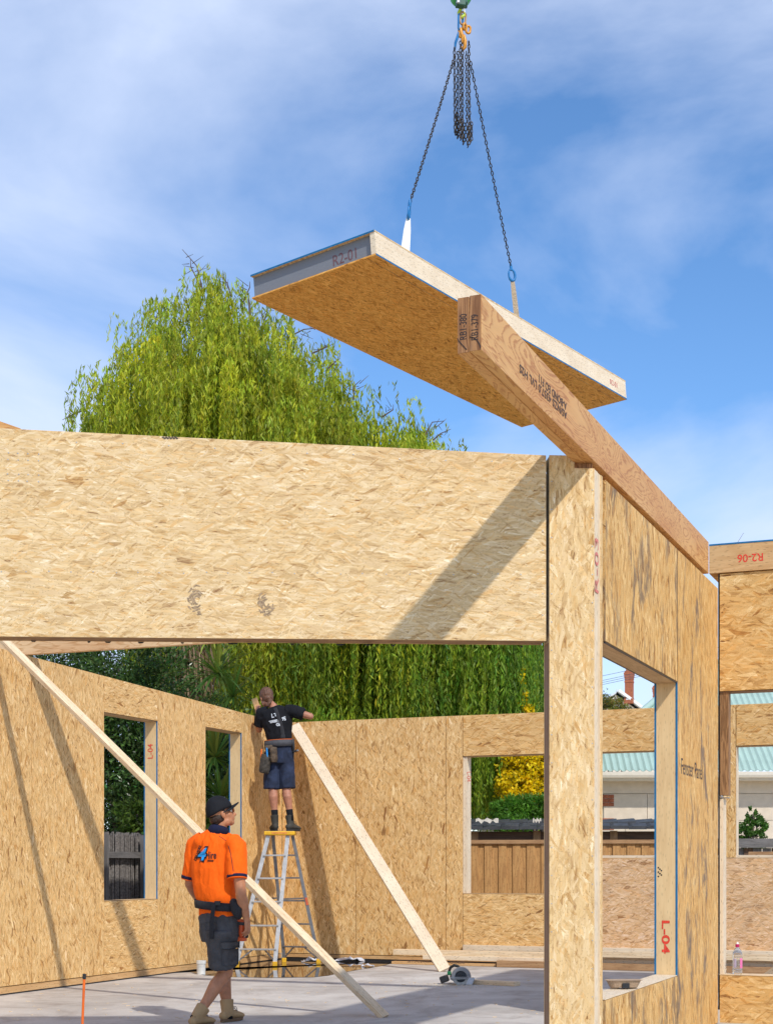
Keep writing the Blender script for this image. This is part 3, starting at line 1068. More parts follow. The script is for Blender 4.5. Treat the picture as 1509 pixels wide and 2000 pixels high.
# ---- inner laminated beam seen below the header, and the stub of another above it
a = LEFT.at(45, 1279, 0.0)
a = V((a.x - 0.35, a.y + 0.35 * K, a.z))
d = BACK.d
ib = MB().box(a, d * 6.9, V((0, 0, 0.30)), V((K, 1, 0)).normalized() * 0.06)
tag(ib.build('cross_beam', LVL_P, None, d, bevel=0.003), 'pale laminated cross beam running from the left wall behind the header', 'beam')
a = P(39, 836, 13.0)
sb = MB().box(a + V((0, 0, -0.13)), V((-1.6, 0.12, 0.58)), V((0.02, 0.08, 0)), V((0, 0, 0.13)))
tag(sb.build('rafter', LVL, None, (-1.6, 0.12, 0.58)), 'sloping brown rafter end peeping over the top left corner of the header', 'rafter')

# ------------------------------------------------------------------ roof panel hanging from the crane
SC = 1.4                                           # enlarged beyond the fixed panel's thickness so its shadow clears the walls
O = V((-0.0798 * SC, 11.4292 * SC, EYE + 4.6201 * SC))
R3 = Matrix(((0.83005781, 0.55369155, -0.06655601), (-0.55308713, 0.83262282, 0.02887684), (0.07140492, 0.01284183, 0.99736474)))


def H(x, y, z):
    """Hanging panel's own coordinates: y along it, x across (negative to the far side), z up."""
    return O + R3 @ V((x, y, z)) * SC


HL, HW, HT = 4.499, 1.2, 0.193
hx, hy, hz = R3 @ V((SC, 0, 0)), R3 @ V((0, SC, 0)), R3 @ V((0, 0, SC))
hg = thing('roof_panel', H(-0.6, HL / 2, 0), 'insulated roof panel with grey foam core hanging from crane chains against the sky', 'roof panel')
MB().box(H(0, 0, 0), -hx * HW, hy * HL, hz * 0.012).build('under_skin', OSB_UNDER, hg, hy, bevel=0.001)
MB().box(H(0, 0, HT - 0.012), -hx * HW, hy * HL, hz * 0.012).build('top_skin', OSB_PALE, hg, hy, bevel=0.001)
MB().box(H(-0.048, 0.035, 0.0125), -hx * (HW - 0.05), hy * (HL - 0.07), hz * (HT - 0.025)).build('foam_core', EPS, hg, hy)
MB().box(H(-0.0015, 0.006, 0.0125), -hx * 0.045, hy * (HL - 0.008), hz * (HT - 0.0135)).build('edge_timber', PINE_W, hg, hy, bevel=0.001)
MB().box(H(0, -0.0012, HT - 0.0125), -hx * HW, hy * 0.001, hz * 0.0135).build('edge_sealer', BLUE, hg, hx)
MB().box(H(0.0002, 0.0, 0.0), hx * 0.0012, hy * HL, hz * 0.0125).build('edge_sealer', BLUE, hg, hy)
lettering('R2-01', 0.12 * SC, H(-0.425, 0.0335, 0.045), hx, hz, MAROON_INK, hg, squash=0.85)
lettering('R2-01', 0.075 * SC, H(0.0012, 4.12, 0.065), hy, hz, PINK_INK, hg, squash=1.0)
# joint line in the underside skin
MB().box(H(-0.085, 0.0, -0.0008), -hx * 0.003, hy * HL, hz * 0.0007).build('skin_joint', SHADEWOOD, hg, hy)

# crane hook, chains and straps
YC = 13.6 * SC
apex = P(905, 62, YC)
AL = H(-0.6, HL * 0.285, HT)
AR = H(-0.6, HL * 0.766, HT)
tl = P(800, 396, AL.y + 0.02)
tr_ = P(997, 520, AR.y - 0.08)


def link(m, c, t, side, ln=0.044, wd=0.030, r=0.0052, k=10, q=5):
    ln, wd, r = ln * SC, wd * SC, r * SC
    """One chain link: a closed oval ring of round wire lying in the plane of t and side."""
    t, side = V(t).normalized(), V(side)
    side = (side - t * side.dot(t)).normalized()
    nrm = t.cross(side)
    vs, fs = [], []
    h = (ln - wd) / 2
    for i in range(k):
        a = 2 * math.pi * i / k
        cc = V(c) + side * (wd / 2 - r) * math.cos(a) + t * ((wd / 2 - r) * math.sin(a) + (h if math.sin(a) > 0 else -h))
        rad = (side * math.cos(a) + t * math.sin(a))
        for j in range(q):
            b = 2 * math.pi * j / q
            vs.append(cc + rad * r * math.cos(b) + nrm * r * math.sin(b))
    for i in range(k):
        for j in range(q):
            i2, j2 = (i + 1) % k, (j + 1) % q
            fs.append([i * q + j, i2 * q + j, i2 * q + j2, i * q + j2])
    m.add(vs, fs)


def chain(path, m=None, pitch=0.0335 * 1.4, twist=0.4):
    m = m or MB()
    path = [V(p) for p in path]
    L = [0]
    for a, b in zip(path, path[1:]):
        L.append(L[-1] + (b - a).length)
    n = int(L[-1] / pitch)
    i = 0
    for k in range(n):
        d = (k + 0.5) * L[-1] / n
        while d > L[i + 1]:
            i += 1
        t = (path[i + 1] - path[i]).normalized()
        c = path[i].lerp(path[i + 1], (d - L[i]) / (L[i + 1] - L[i]))
        a = t.orthogonal().normalized()
        b = t.cross(a)
        g = twist + (math.pi / 2 if k % 2 else 0) + 0.15 * math.sin(k * 1.3)
        link(m, c, t, a * math.cos(g) + b * math.sin(g))
    return m


def sag(a, b, s, n=10):
    return [V(a).lerp(V(b), i / n) - V((0, 0, s * 4 * (i / n) * (1 - i / n))) for i in range(n + 1)]


ch = thing('chain_sling', apex, 'two legged lifting chain with spare lengths looped in a bundle below orange hooks', 'chain sling')
ap = lambda x, y: P(x, y, YC)
chain(sag(ap(888, 108), tl, 0.02)).build('chain', CHAINM, ch, smooth=True)
chain(sag(ap(918, 120), tr_, 0.02), twist=0.9).build('chain', CHAINM, ch, smooth=True)
for x0, x1, y0, y1, dy in ((887, 888, 92, 262, 0.0), (894, 892, 100, 268, 0.03), (899, 898, 80, 272, -0.05), (903, 903, 85, 280, 0.0), (910, 912, 100, 286, -0.04), (915, 917, 80, 278, 0.04)):
    Y = YC + dy
    chain([P(x0, y0, Y), P((x0 + x1) / 2, (y0 + y1) / 2, Y), P(x1, y1 - 4, Y), P(x1 + 1.5, y1, Y + 0.01), P(x1 + 3.5, y1 - 5, Y + 0.02), P(x1 + 3.5, y1 - 40, Y + 0.02)], twist=x0 * 0.7).build('spare_chain', CHAINM, ch, smooth=True)


def ring(c, t, side, ln, wd, r, name, mat, par, k=20, q=8):
    m = MB()
    link(m, c, t, side, ln, wd, r, k, q)
    return m.build(name, mat, par, smooth=True)


ring(ap(903.5, 36), V((0.1, 0, 1)), V((1, 0.5, 0)), 0.13, 0.075, 0.009, 'master_link', plain('worn_orange_steel', (0.42, 0.25, 0.12), 0.45, 0.3, var=0.3), ch)
ring(ap(899, 44), V((0.02, 0, 1)), V((0.9, 0.8, 0)), 0.17, 0.072, 0.009, 'master_link', BLUEM, ch)
ring(ap(907, 52), V((0.1, 0, 1)), V((0.6, 0.6, 0)), 0.075, 0.056, 0.011, 'connector', ORM, ch)
ring(ap(914, 58), V((0.15, 0, 1)), V((0.9, 0.3, 0)), 0.085, 0.06, 0.011, 'connector', ORM, ch)
m = MB()
m.tube([ap(899, 58), ap(900, 66), ap(903, 72), ap(902, 82)], [0.0252, 0.0280, 0.0224, 0.0168], 10, cap='round')
m.tube([ap(906, 70), ap(908, 80), ap(907, 92), ap(904, 97), ap(901, 92)], [0.0168, 0.0238, 0.0252, 0.0196, 0.0126], 10, cap='round')
m.tube([ap(898, 72), ap(896, 60), ap(904, 54)], [0.0168, 0.0182, 0.0140], 8, cap='round')
m.build('shortening_hook', ORM, ch, smooth=True)
m = MB()
m.tube([ap(896, 62), ap(893, 72), ap(889, 84), ap(888, 96)], [0.0140, 0.0168, 0.0168, 0.0112], 8, cap='round')
m.build('shortening_hook', BLUEM, ch, smooth=True)
# blue self-locking hook on each leg
for c, t0 in ((tl, (AL - tl).normalized()), (tr_, (AR - tr_).normalized())):
    m = MB()
    a = V((1, 0.35, 0)) if c is tr_ else V((0.12, 1, 0))
    a = (a - t0 * a.dot(t0)).normalized()
    pts = []
    for i in range(13):
        q = -0.35 + i / 12 * (2 * math.pi - 0.5)
        pts.append(c + t0 * (SC * (0.085 - 0.055 * math.cos(q))) + a * SC * 0.033 * math.sin(q))
    m.tube([c - t0 * 0.04, c, c + t0 * 0.045], [0.011, 0.020, 0.019], 8, cap='round')
    m.tube(pts, [0.014] * 3 + [0.018] * 7 + [0.013] * 3, 8, cap='round')
    m.build('sling_hook', BLUEM, ch, smooth=True)
    m = MB()
    m.tube([c + t0 * 0.04 - a * 0.016, c + t0 * 0.05 - a * 0.028], 0.007, 6)
    m.build('hook_latch', BLUEM if c is tr_ else STEEL, ch)

hk = thing('crane_hook', P(900, 10, YC), 'green crane hook block with a lime yellow hook at the top edge of the sky', 'crane hook')
m = MB()
c = P(900, -10, YC)
m.lathe(c, V((0.25, -1, 0.0700)), [(0.0700, -0.0840), (0.1330, -0.0700), (0.1400, -0.0280), (0.1400, 0.0280), (0.1330, 0.0700), (0.0700, 0.0840)], 22)
m.build('hook_block', GREENM, hk, smooth=True, bevel=0.0056)
m = MB()
m.cbox(P(899, 8, YC - 0.0700), 0.1190, 0.0980, 0.0700, ax=V((1, 0.2, 0)).normalized(), ay=V((-0.2, 1, 0)).normalized())
m.cbox(P(906, 5, YC), 0.0840, 0.1400, 0.0840)
m.build('cheek_plate', plain('dark_green_steel', (0.0280, 0.10, 0.0700), 0.5), hk, bevel=0.0112)
MB().lathe(P(894, 4, YC - 0.1400), V((0.1400, -1, 0)), [(0.0238, 0), (0.0238, 0.0196), (0.0112, 0.0252)], 12).build('pin_bolt', STEEL, hk)
m = MB()
m.tube([P(902, 10, YC), P(899, 18, YC), P(896, 25, YC), P(897.5, 31, YC), P(902, 33.5, YC), P(906, 30, YC), P(906.5, 25, YC)], [0.0196, 0.0224, 0.0252, 0.0280, 0.0252, 0.0182, 0.0098], 10, cap='round')
m.build('hook', LIME, hk, smooth=True)
m = MB()
m.tube([P(904, 10, YC - 0.0280), P(907, 24, YC - 0.0280)], 0.0084, 6)
m.build('safety_latch', WHITE, hk)
m = MB()
m.tube([P(897, -30, YC), P(897, -420, YC)], 0.0154, 8)
m.tube([P(904, -30, YC + 0.0280), P(904, -420, YC + 0.0280)], 0.0154, 8)
tag(m.build('hoist_rope', STEEL, hk), kind='stuff')


def strap(base, top, mat, name, label, w, spread, ax):
    """A webbing loop through the hook, both legs going down to the panel."""
    r = thing(name, base, label, 'lifting strap', 'webbing straps between hooks and panel')
    ax = V(ax)
    d = (top - base).normalized()
    ax = (ax - d * ax.dot(d)).normalized()
    for sg in (-1, 1):
        m = MB()
        b0 = base + ax * spread * sg
        mid = base.lerp(top, 0.45) + ax * spread * 0.9 * sg
        tp = top + ax * 0.004 * sg
        nr = d.cross(ax)
        pts = [b0, mid, base.lerp(top, 0.85) + ax * spread * 0.35 * sg, tp]
        m.tube(pts, [(w / 2, 0.003)] * 3 + [(w / 2 * 0.7, 0.004)], 8, side=ax)
        m.build('webbing_leg', mat, r)
    MB().cbox(base + V((0, 0, 0.012)), 0.12, 0.1, 0.02, hx, hy, hz).build('anchor_plate', STEEL, r)
    return r


strap(AL, tl + (AL - tl).normalized() * 0.185, WHITE, 'lifting_strap', 'bright white webbing strap on the left leg of the chain', 0.062, 0.036, (1, 0.3, 0))
strap(AR, tr_ + (AR - tr_).normalized() * 0.185, DUSTWEB, 'lifting_strap', 'dirty tan webbing strap on the right leg of the chain', 0.066, 0.006, (1, 0.2, 0))

# ------------------------------------------------------------------ braces, boards
def stick(a, b, w, h, mat, name, label, cat, group=None, up=(0, 0, 1), bev=0.003):
    m = MB().bar(a, b, w, h, up)
    o = m.build(name, mat, None, (V(b) - V(a)).normalized(), bevel=bev, loc=(V(a) + V(b)) / 2)
    return tag(o, label, cat, group)


fb = G(752, 1987)
b1t = LEFT.at(-26, 1226, 0.05)
pr1 = stick(b1t, fb, 0.045, 0.09, PINE, 'prop', 'long pale timber prop passing behind the worker in orange down to the slab', 'timber prop', 'timber props bracing the walls', up=(-0.35, 0.55, 0.6))
fb2 = G(868, 1898) + V((0, 0, 0.02))
b2t = BACK.at(578, 1418, 0.06)
pr2 = stick(b2t, fb2, 0.15, 0.045, PINE_W, 'prop', 'wide pale plank leaning from the top of the back wall down to the circular saw', 'timber prop', 'timber props bracing the walls', up=BACK.n + V((0.5, 0, 0.2)))


def nails(o, a, b, w, h, up, ts, r=0.004):
    """Pairs of nail heads across a board's upper face."""
    a, b = V(a), V(b)
    d = (b - a).normalized()
    s_ = d.cross(V(up)).normalized()
    u = s_.cross(d)
    m = MB()
    for t in ts:
        for k in (-0.3, 0.3):
            m.lathe(a.lerp(b, t + random.uniform(-0.004, 0.004)) + u * (h / 2) + s_ * w * k, u, [(r, -0.001), (r, 0.0015)], 7)
    q = m.build('nail_heads', plain('rusty_nail', (0.10, 0.06, 0.04), 0.6, 0.3), o)
    q['kind'] = 'stuff'


nails(pr2, b2t, fb2, 0.15, 0.045, BACK.n + V((0.5, 0, 0.2)), (0.12, 0.24, 0.35, 0.41, 0.49, 0.58, 0.66, 0.75, 0.84, 0.95))
nails(pr1, b1t, fb, 0.045, 0.09, (-0.35, 0.55, 0.6), (0.06, 0.3, 0.42, 0.68, 0.93), 0.003)
# boards stacked along the back wall


def blay(x0, x1, ytop, ybot, off, mat, label, z=None, dep=0.09):
    """Board lying along the back wall, off metres in front of it; its front face spans those photo rows."""
    Wl = Wall(BACK.pt(0, 0, off), (1, -K))
    s_0, s_1 = Wl.s(x0), Wl.s(x1)
    xm = (x0 + min(x1, 1300)) / 2
    z1, z0 = Wl.sz(xm, ytop)[1], Wl.sz(xm, ybot)[1]
    m = MB().prism([Wl.pt(s_0, max(z0, 0.002)), Wl.pt(s_1, max(z0, 0.002)), Wl.pt(s_1, z1), Wl.pt(s_0, z1)], -Wl.n * dep)
    return tag(m.build('timber_board', mat, None, Wl.d, bevel=0.003), label, 'timber board', 'boards stacked along the back wall')


blay(903, 1560, 1849.5, 1860.5, 0.05, PINE_W, 'pale batten fixed along the back wall above the stacked boards', dep=0.045)
blay(767, 1600, 1860, 1871, 0.34, PINE, 'top pale board of the stack, starting left of the wide plank', dep=0.12)
blay(825, 1620, 1871.3, 1880, 0.36, PINE_W, 'second board down in the stack, short of the one above it', dep=0.14)
blay(764, 968, 1880.2, 1891, 0.38, PINE_O, 'orange board with printed lettering at the bottom left of the stack', dep=0.14)
blay(969, 1640, 1880.2, 1893.5, 0.44, PINE_B, 'brown board on the slab at the bottom right of the stack', dep=0.16)
blay(1120, 1640, 1861, 1870.5, 0.46, PINE, 'pale board seen through the side window, uppermost of the front row', dep=0.09)
blay(1130, 1660, 1852, 1860.6, 0.44, PINE_W, 'short pale board laid on the front row of the stack', dep=0.09)
Wl = Wall(BACK.pt(0, 0, 0.38), (1, -K))
bo = bpy.data.objects['timber_board.003']
lettering('SPF5-E2-AS1684-H2F-GRADE', 0.05, Wl.pt(Wl.s(795), 0.028, 0.0015), Wl.d, UPV, BROWN_INK, bo, squash=1.3)
# offcut on the slab
a, b = G(1010, 1926), G(915, 1921)
stick(a + V((0, 0, 0.0225)), b + V((0, 0, 0.0225)), 0.12, 0.045, PINE, 'timber_board', 'pale offcut lying flat on the slab beside the saw', 'timber board')
# timber on the far sill, planks slanting inside the right opening
bp_ = BACK.pt(BACK.s(1460), BS2 + 0.036, -0.05)
stick(bp_ + V((0, 0, 0.02)), bp_ + BACK.d * 1.6 + V((0, 0, 0.02)), 0.07, 0.04, PINE_B, 'timber_board', 'brown timber lying on top of the pinkish low wall', 'timber board')
a = P(1452, 1916, 14.6)
b = P(1570, 1852, 14.0)
stick(V((a.x, a.y, 0.06)), V((b.x, b.y, b.z)), 0.10, 0.045, PINE, 'timber_board', 'pale board slanting upwards inside the opening behind the bottle', 'timber board')

# ------------------------------------------------------------------ ladder
ld = thing('step_ladder', G(545, 1886), 'aluminium platform step ladder with a yellow top standing in the puddle', 'ladder')
f1, f2 = G(463, 1886), G(537, 1887)
r1, r2 = V((-1.37, 20.25, 0)), V((-0.90, 20.05, 0))
t1, t2 = P(524, 1632, 19.75), P(562, 1632, 19.75)
u1, u2 = P(533, 1632, 20.0), P(571, 1632, 20.0)
gt = 0.006
for a, b in ((f1, t1), (f2, t2)):
    MB().bar(a + V((0, 0, 0.05)), b, 0.055, 0.028, (0, 1, 0.3)).build('stile', ALU, ld, UPV, bevel=0.003)
for a, b in ((r1, u1), (r2, u2)):
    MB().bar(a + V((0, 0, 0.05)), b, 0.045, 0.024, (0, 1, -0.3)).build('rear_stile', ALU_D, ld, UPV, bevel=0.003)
for a in (f1, f2, r1, r2):
    MB().cbox(a + V((0, 0, 0.03)), 0.06, 0.05, 0.06).build('rubber_foot', YELLOW, ld, bevel=0.006)
for y in (1671, 1716, 1761.5, 1808, 1854):
    k = (y - 1632) / (1886 - 1632)
    MB().bar(t1.lerp(f1, k), t2.lerp(f2, k), 0.075, 0.022).build('tread', ALU, ld, bevel=0.003)
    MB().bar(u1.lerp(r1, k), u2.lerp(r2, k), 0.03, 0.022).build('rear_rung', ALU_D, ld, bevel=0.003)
for (a, b, c, d, nm) in ((t1, f1, t2, f2, 'brace'), (u1, r1, u2, r2, 'rear_brace')):
    p0, p1 = a.lerp(b, 0.985), c.lerp(d, 0.985)
    q = a.lerp(b, 0.875).lerp(c.lerp(d, 0.875), 0.34)
    q2 = a.lerp(b, 0.875).lerp(c.lerp(d, 0.875), 0.66)
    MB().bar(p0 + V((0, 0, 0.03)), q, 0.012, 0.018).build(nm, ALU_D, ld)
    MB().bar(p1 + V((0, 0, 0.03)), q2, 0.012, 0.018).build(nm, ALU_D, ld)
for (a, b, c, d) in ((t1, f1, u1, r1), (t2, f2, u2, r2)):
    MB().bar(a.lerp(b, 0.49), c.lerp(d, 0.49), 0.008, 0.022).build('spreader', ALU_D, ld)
top_c = (t1 + t2 + u1 + u2) / 4
tx = (t2 - t1).normalized()
ty = V((0, 0, 1)).cross(tx)
MB().cbox(top_c + V((0, 0, 0.03)), 0.40, 0.36, 0.05, tx, ty).build('platform', YELLOW, ld, bevel=0.008)
MB().cbox(top_c + V((0, 0, 0.0565)) , 0.36, 0.33, 0.004, tx, ty).build('platform_tread', ALU_D, ld)
MB().cbox(top_c - ty * 0.1815 + V((0, 0, 0.03)), 0.2, 0.002, 0.022, tx, ty).build('warning_sticker', plain('sticker', (0.65, 0.25, 0.05), 0.5, var=0.3, scale=60), ld)
sk = u2.lerp(r2, 0.52)
MB().bar(sk + V((0.0, -0.016, 0.06)), sk + V((0.02, -0.016, -0.04)), 0.03, 0.003, (0, 1, 0)).build('safety_sticker', plain('sticker_red', (0.6, 0.12, 0.05), 0.5), ld)
LADTOP = top_c.z + 0.059

# ------------------------------------------------------------------ small things on the slab
pb = G(160, 2036)
pt_ = P(165, 1909, pb.y)
pk = thing('marker_stake', pb, 'thin orange stake with a black cap standing on the slab at lower left', 'stake')
MB().tube([pb, pt_], 0.0095, 10).build('shaft', plain('orange_fibreglass', (0.72, 0.13, 0.012), 0.5), pk, smooth=False)
MB().lathe(pt_ - V((0, 0, 0.012)), V((0.02, 0, 1)), [(0.0125, 0), (0.0135, 0.02), (0.0115, 0.024), (0.0135, 0.03), (0.013, 0.037), (0.006, 0.04)], 12).build('cap', BLACKP, pk)

q = G(393, 1903)
m = MB()
m.lathe(q, UPV, [(0.052, 0), (0.052, 0.125), (0.058, 0.127), (0.058, 0.165), (0.051, 0.165), (0.050, 0.12)], 22)
tag(m.build('pipe_stub', plain('dusty_white_pvc', (0.60, 0.60, 0.57), 0.55, var=0.25, scale=14), None, smooth=False), 'short white plastic drain pipe stub rising from the slab behind the man in orange', 'pipe')


def crumple(c, r, h, mat, label):
    m = MB()
    n, k = 9, 5
    vs, fs = [], []
    for i in range(n):
        for j in range(k):
            x = (i / (n - 1) - 0.5) * 2 * r
            y = (j / (k - 1) - 0.5) * 2 * r * 0.4
            z = 0.01 + h * max(0, noise.noise(V((c.x * 9 + i * 0.8, j * 0.9, 3)))) + h * 0.4 * (1 - abs(i - 4) / 4)
            vs.append(c + V((x + random.uniform(-1, 1) * r * 0.08, y, z)))
    for i in range(n - 1):
        for j in range(k - 1):
            fs.append([i * k + j, (i + 1) * k + j, (i + 1) * k + j + 1, i * k + j + 1])
    m.add(vs, fs)
    o = m.build('plastic_scrap', mat, None)
    o.modifiers.new('thick', 'SOLIDIFY').thickness = 0.006
    return tag(o, label, 'plastic scrap', 'scraps of wet plastic along the back wall')


CLEARISH = plain('wet_plastic', (0.55, 0.57, 0.62), 0.25, var=0.3, scale=30)
crumple(G(608, 1879.5), 0.13, 0.07, CLEARISH, 'crumpled wet plastic in the puddle just right of the ladder')
crumple(G(682, 1878), 0.2, 0.08, CLEARISH, 'widest scrap of crumpled plastic lying against the back wall')
crumple(G(718, 1888.5), 0.08, 0.05, CLEARISH, 'small scrap of plastic at the dry end of the puddle')

# circular saw
ss = G(892, 1923)
sv = thing('circular_saw', ss, 'cordless circular saw with grey guard and green trim resting on the slab', 'circular saw')
sx, sz_ = V((0.985, -0.17, 0)).normalized(), UPV
sn_ = sx.cross(sz_)           # towards the camera
sc_ = F / ss.y


def Q(px, py, n=0.0):
    return ss + sx * ((px - 892) / sc_) + sz_ * ((1923 - py) / sc_) + sn_ * n


ctr = Q(899.5, 1908)
m = MB()
seg = [ctr + (sx * math.cos(a) + sz_ * math.sin(a)) * 0.108 for a in [math.radians(d) for d in range(-5, 200, 12)]]
seg2 = [ctr + (sx * math.cos(a) + sz_ * math.sin(a)) * 0.064 for a in [math.radians(d) for d in range(199, -6, -12)]]
m.prism(seg + seg2, -sn_ * 0.05)
m.build('upper_guard', plain('cast_grey', (0.27, 0.275, 0.29), 0.4, 0.5), sv, bevel=0.006)
m = MB()
seg = [ctr + (sx * math.cos(a) + sz_ * math.sin(a)) * 0.094 for a in [math.radians(d) for d in range(185, 352, 12)]]
seg2 = [ctr + (sx * math.cos(a) + sz_ * math.sin(a)) * 0.058 for a in [math.radians(d) for d in range(350, 184, -12)]]
m.prism([p + sn_ * 0.012 for p in seg + seg2], -sn_ * 0.03)
m.build('lower_guard', plain('cast_light', (0.42, 0.43, 0.44), 0.35, 0.6), sv, bevel=0.003)
MB().lathe(ctr - sn_ * 0.02, sn_, [(0.078, 0), (0.078, 0.003)], 40).build('blade', plain('blade_dark', (0.05, 0.055, 0.065), 0.3, 0.7), sv)
MB().lathe(ctr - sn_ * 0.015, sn_, [(0.03, 0), (0.03, 0.012), (0.016, 0.014), (0.016, 0.024), (0.007, 0.026)], 18).build('arbor', BLACKP, sv, bevel=0.001)
m = MB()
m.box(Q(879, 1911, 0.045), sx * 0.245, sz_ * 0.006, -sn_ * 0.17)
m.build('base_plate', plain('steel_plate', (0.5, 0.49, 0.47), 0.35, 0.8), sv, bevel=0.002)
MB().box(Q(916, 1912, 0.05), sx * 0.065, sz_ * 0.008 + V((0, 0, 0.012)), V((-0.03, -0.01, -0.07))).build('plate_lip', STEEL, sv)
m = MB()
m.tube([Q(874, 1899, -0.10), Q(877, 1891, -0.10), Q(884, 1886.5, -0.09), Q(892, 1888, -0.08), Q(897, 1893, -0.07)], [0.014, 0.016, 0.017, 0.016, 0.014], 10, cap='round')
m.build('handle', plain('black_rubber', (0.02, 0.022, 0.022), 0.6), sv, smooth=True)
MB().cbox(Q(875, 1902, -0.08), 0.04, 0.05, 0.04, sx, sn_).build('trigger_housing', plain('green_trim', (0.01, 0.16, 0.06), 0.4), sv, bevel=0.008)
m = MB()
m.lathe(Q(884, 1909, -0.20), sn_ * 1.0 + sx * 0.0, [(0.035, 0), (0.045, 0.02), (0.045, 0.12), (0.035, 0.14)], 16)
m.build('motor_housing', BLACKP, sv, smooth=True)
MB().cbox(Q(866, 1913, -0.05), 0.09, 0.11, 0.075, (sx + sz_ * 0.35).normalized(), sn_, (sz_ - sx * 0.35).normalized()).build('battery', BLACKP, sv, bevel=0.012)
m = MB()
for i in range(2):
    m.tube([Q(880, 1908.5 + i * 4, 0.05), Q(918, 1907.5 + i * 3, 0.05)], 0.004, 6)
m.build('guide_rod', STEEL, sv)

# sawdust under the saw and chips of wood strewn over the slab
sdm = MB()
for i in range(420):
    c = ss + V((random.gauss(-0.05, 0.22), random.gauss(-0.12, 0.20), 0.002))
    r = random.uniform(0.003, 0.011)
    t = random.uniform(0, 3.14)
    x, y = V((math.cos(t), math.sin(t), 0)) * r, V((-math.sin(t), math.cos(t), 0)) * r * 0.6
    sdm.add([c - x, c - y, c + x, c + y + V((0, 0, 0.003))], [[0, 1, 2, 3]])
tag(sdm.build('sawdust', plain('sawdust', (0.74, 0.60, 0.38), 0.9), None), 'scatter of pale sawdust round the saw', 'sawdust', kind='stuff')
cm = MB()
for i in range(150):
    c = G(random.uniform(20, 1050), random.uniform(1912, 1998)) + V((0, 0, 0.003))
    if c.y < 11.5:
        continue
    t = random.uniform(0, 3.14)
    ln_, wd_ = random.uniform(0.010, 0.05), random.uniform(0.004, 0.012)
    cm.cbox(c, ln_, wd_, random.uniform(0.002, 0.006), (math.cos(t), math.sin(t), 0), (-math.sin(t), math.cos(t), 0))
tag(cm.build('wood_chips', PINE, None), 'splinters and chips of wood strewn over the slab', 'wood chips', kind='stuff')

# bottle on the right sill
bb = RIGHT.pt(RIGHT.s(1436.5), zrs + 0.0065, -0.07)
bo = thing('water_bottle', bb, 'clear plastic water bottle with a pink sipper cap standing on the right sill', 'bottle')
gm, gt_, gb = newmat('clear_plastic')
gb.inputs['Base Color'].default_value = (0.93, 0.95, 0.97, 1)
gb.inputs['Roughness'].default_value = 0.08
gb.inputs['Transmission Weight'].default_value = 0.92
gb.inputs['IOR'].default_value = 1.2
prof = [(0.036, 0.0), (0.042, 0.006)]
for i in range(24):
    h = 0.012 + i * 0.0075
    prof.append((0.0425 + (0.0014 if i % 3 == 0 and (i < 5 or i > 17) else 0), h))
prof += [(0.041, 0.196), (0.034, 0.212), (0.022, 0.228), (0.0155, 0.236), (0.0155, 0.243)]
MB().lathe(bb, UPV, prof, 24).build('body', gm, bo, smooth=True)
MB().lathe(bb + V((0, 0, 0.243)), UPV, [(0.0185, 0), (0.0185, 0.024), (0.014, 0.027)], 18).build('cap', plain('magenta_cap', (0.42, 0.01, 0.10), 0.4), bo)
MB().lathe(bb + V((0, 0, 0.270)), UPV, [(0.011, 0), (0.011, 0.009), (0.009, 0.011), (0.009, 0.018)], 14).build('sipper', WHITE, bo)


def label_arc(a0, a1, z0, z1, mat, name):
    m = MB()
    n = 8
    vs, fs = [], []
    for i in range(n + 1):
        a = math.radians(a0 + (a1 - a0) * i / n)
        for z in (z0, z1):
            vs.append(bb + V((math.cos(a) * 0.0448, math.sin(a) * 0.0448, z)))
    for i in range(n):
        fs.append([i * 2, i * 2 + 2, i * 2 + 3, i * 2 + 1])
    m.add(vs, fs).build(name, mat, bo)


label_arc(-72, -25, 0.055, 0.145, plain('label_pink', (0.70, 0.16, 0.36), 0.5), 'label')
label_arc(-72, -58, 0.06, 0.14, WHITE, 'label_stripe') if False else None
label_arc(-155, -115, 0.06, 0.14, plain('label_lilac', (0.45, 0.42, 0.62), 0.5), 'label')

# pulp cup carrier on the window sill
tc0 = SIDE.at(1236, 1928, -0.08)
tcz = ZS + 0.0065
tc0 = V((SIDE.pt(SIDE.s(1240), 0, -0.085).x, SIDE.pt(SIDE.s(1240), 0, -0.085).y, tcz))
cc = thing('cup_carrier', tc0, 'empty brown cardboard pulp cup carrier on the window sill', 'cup carrier')
PULP = plain('brown_pulp', (0.40, 0.285, 0.19), 0.9, var=0.2, scale=90, bump=0.3)
ax, ay = V((1, 0.12, 0)).normalized(), V((-0.12, 1, 0)).normalized()


def tray(sx0, sy0, sx1, sy1, h0, h1):
    vs = []
    for (a, b, h) in ((sx0, sy0, h0), (sx1, sy1, h1)):
        for k in range(16):
            t = 2 * math.pi * (k + 0.5) / 16
            cx_, sy_ = math.cos(t), math.sin(t)
            e_ = 0.45
            vs.append(tc0 + ax * a / 2 * math.copysign(abs(cx_) ** e_, cx_) + ay * b / 2 * math.copysign(abs(sy_) ** e_, sy_) + V((0, 0, h)))
    return vs


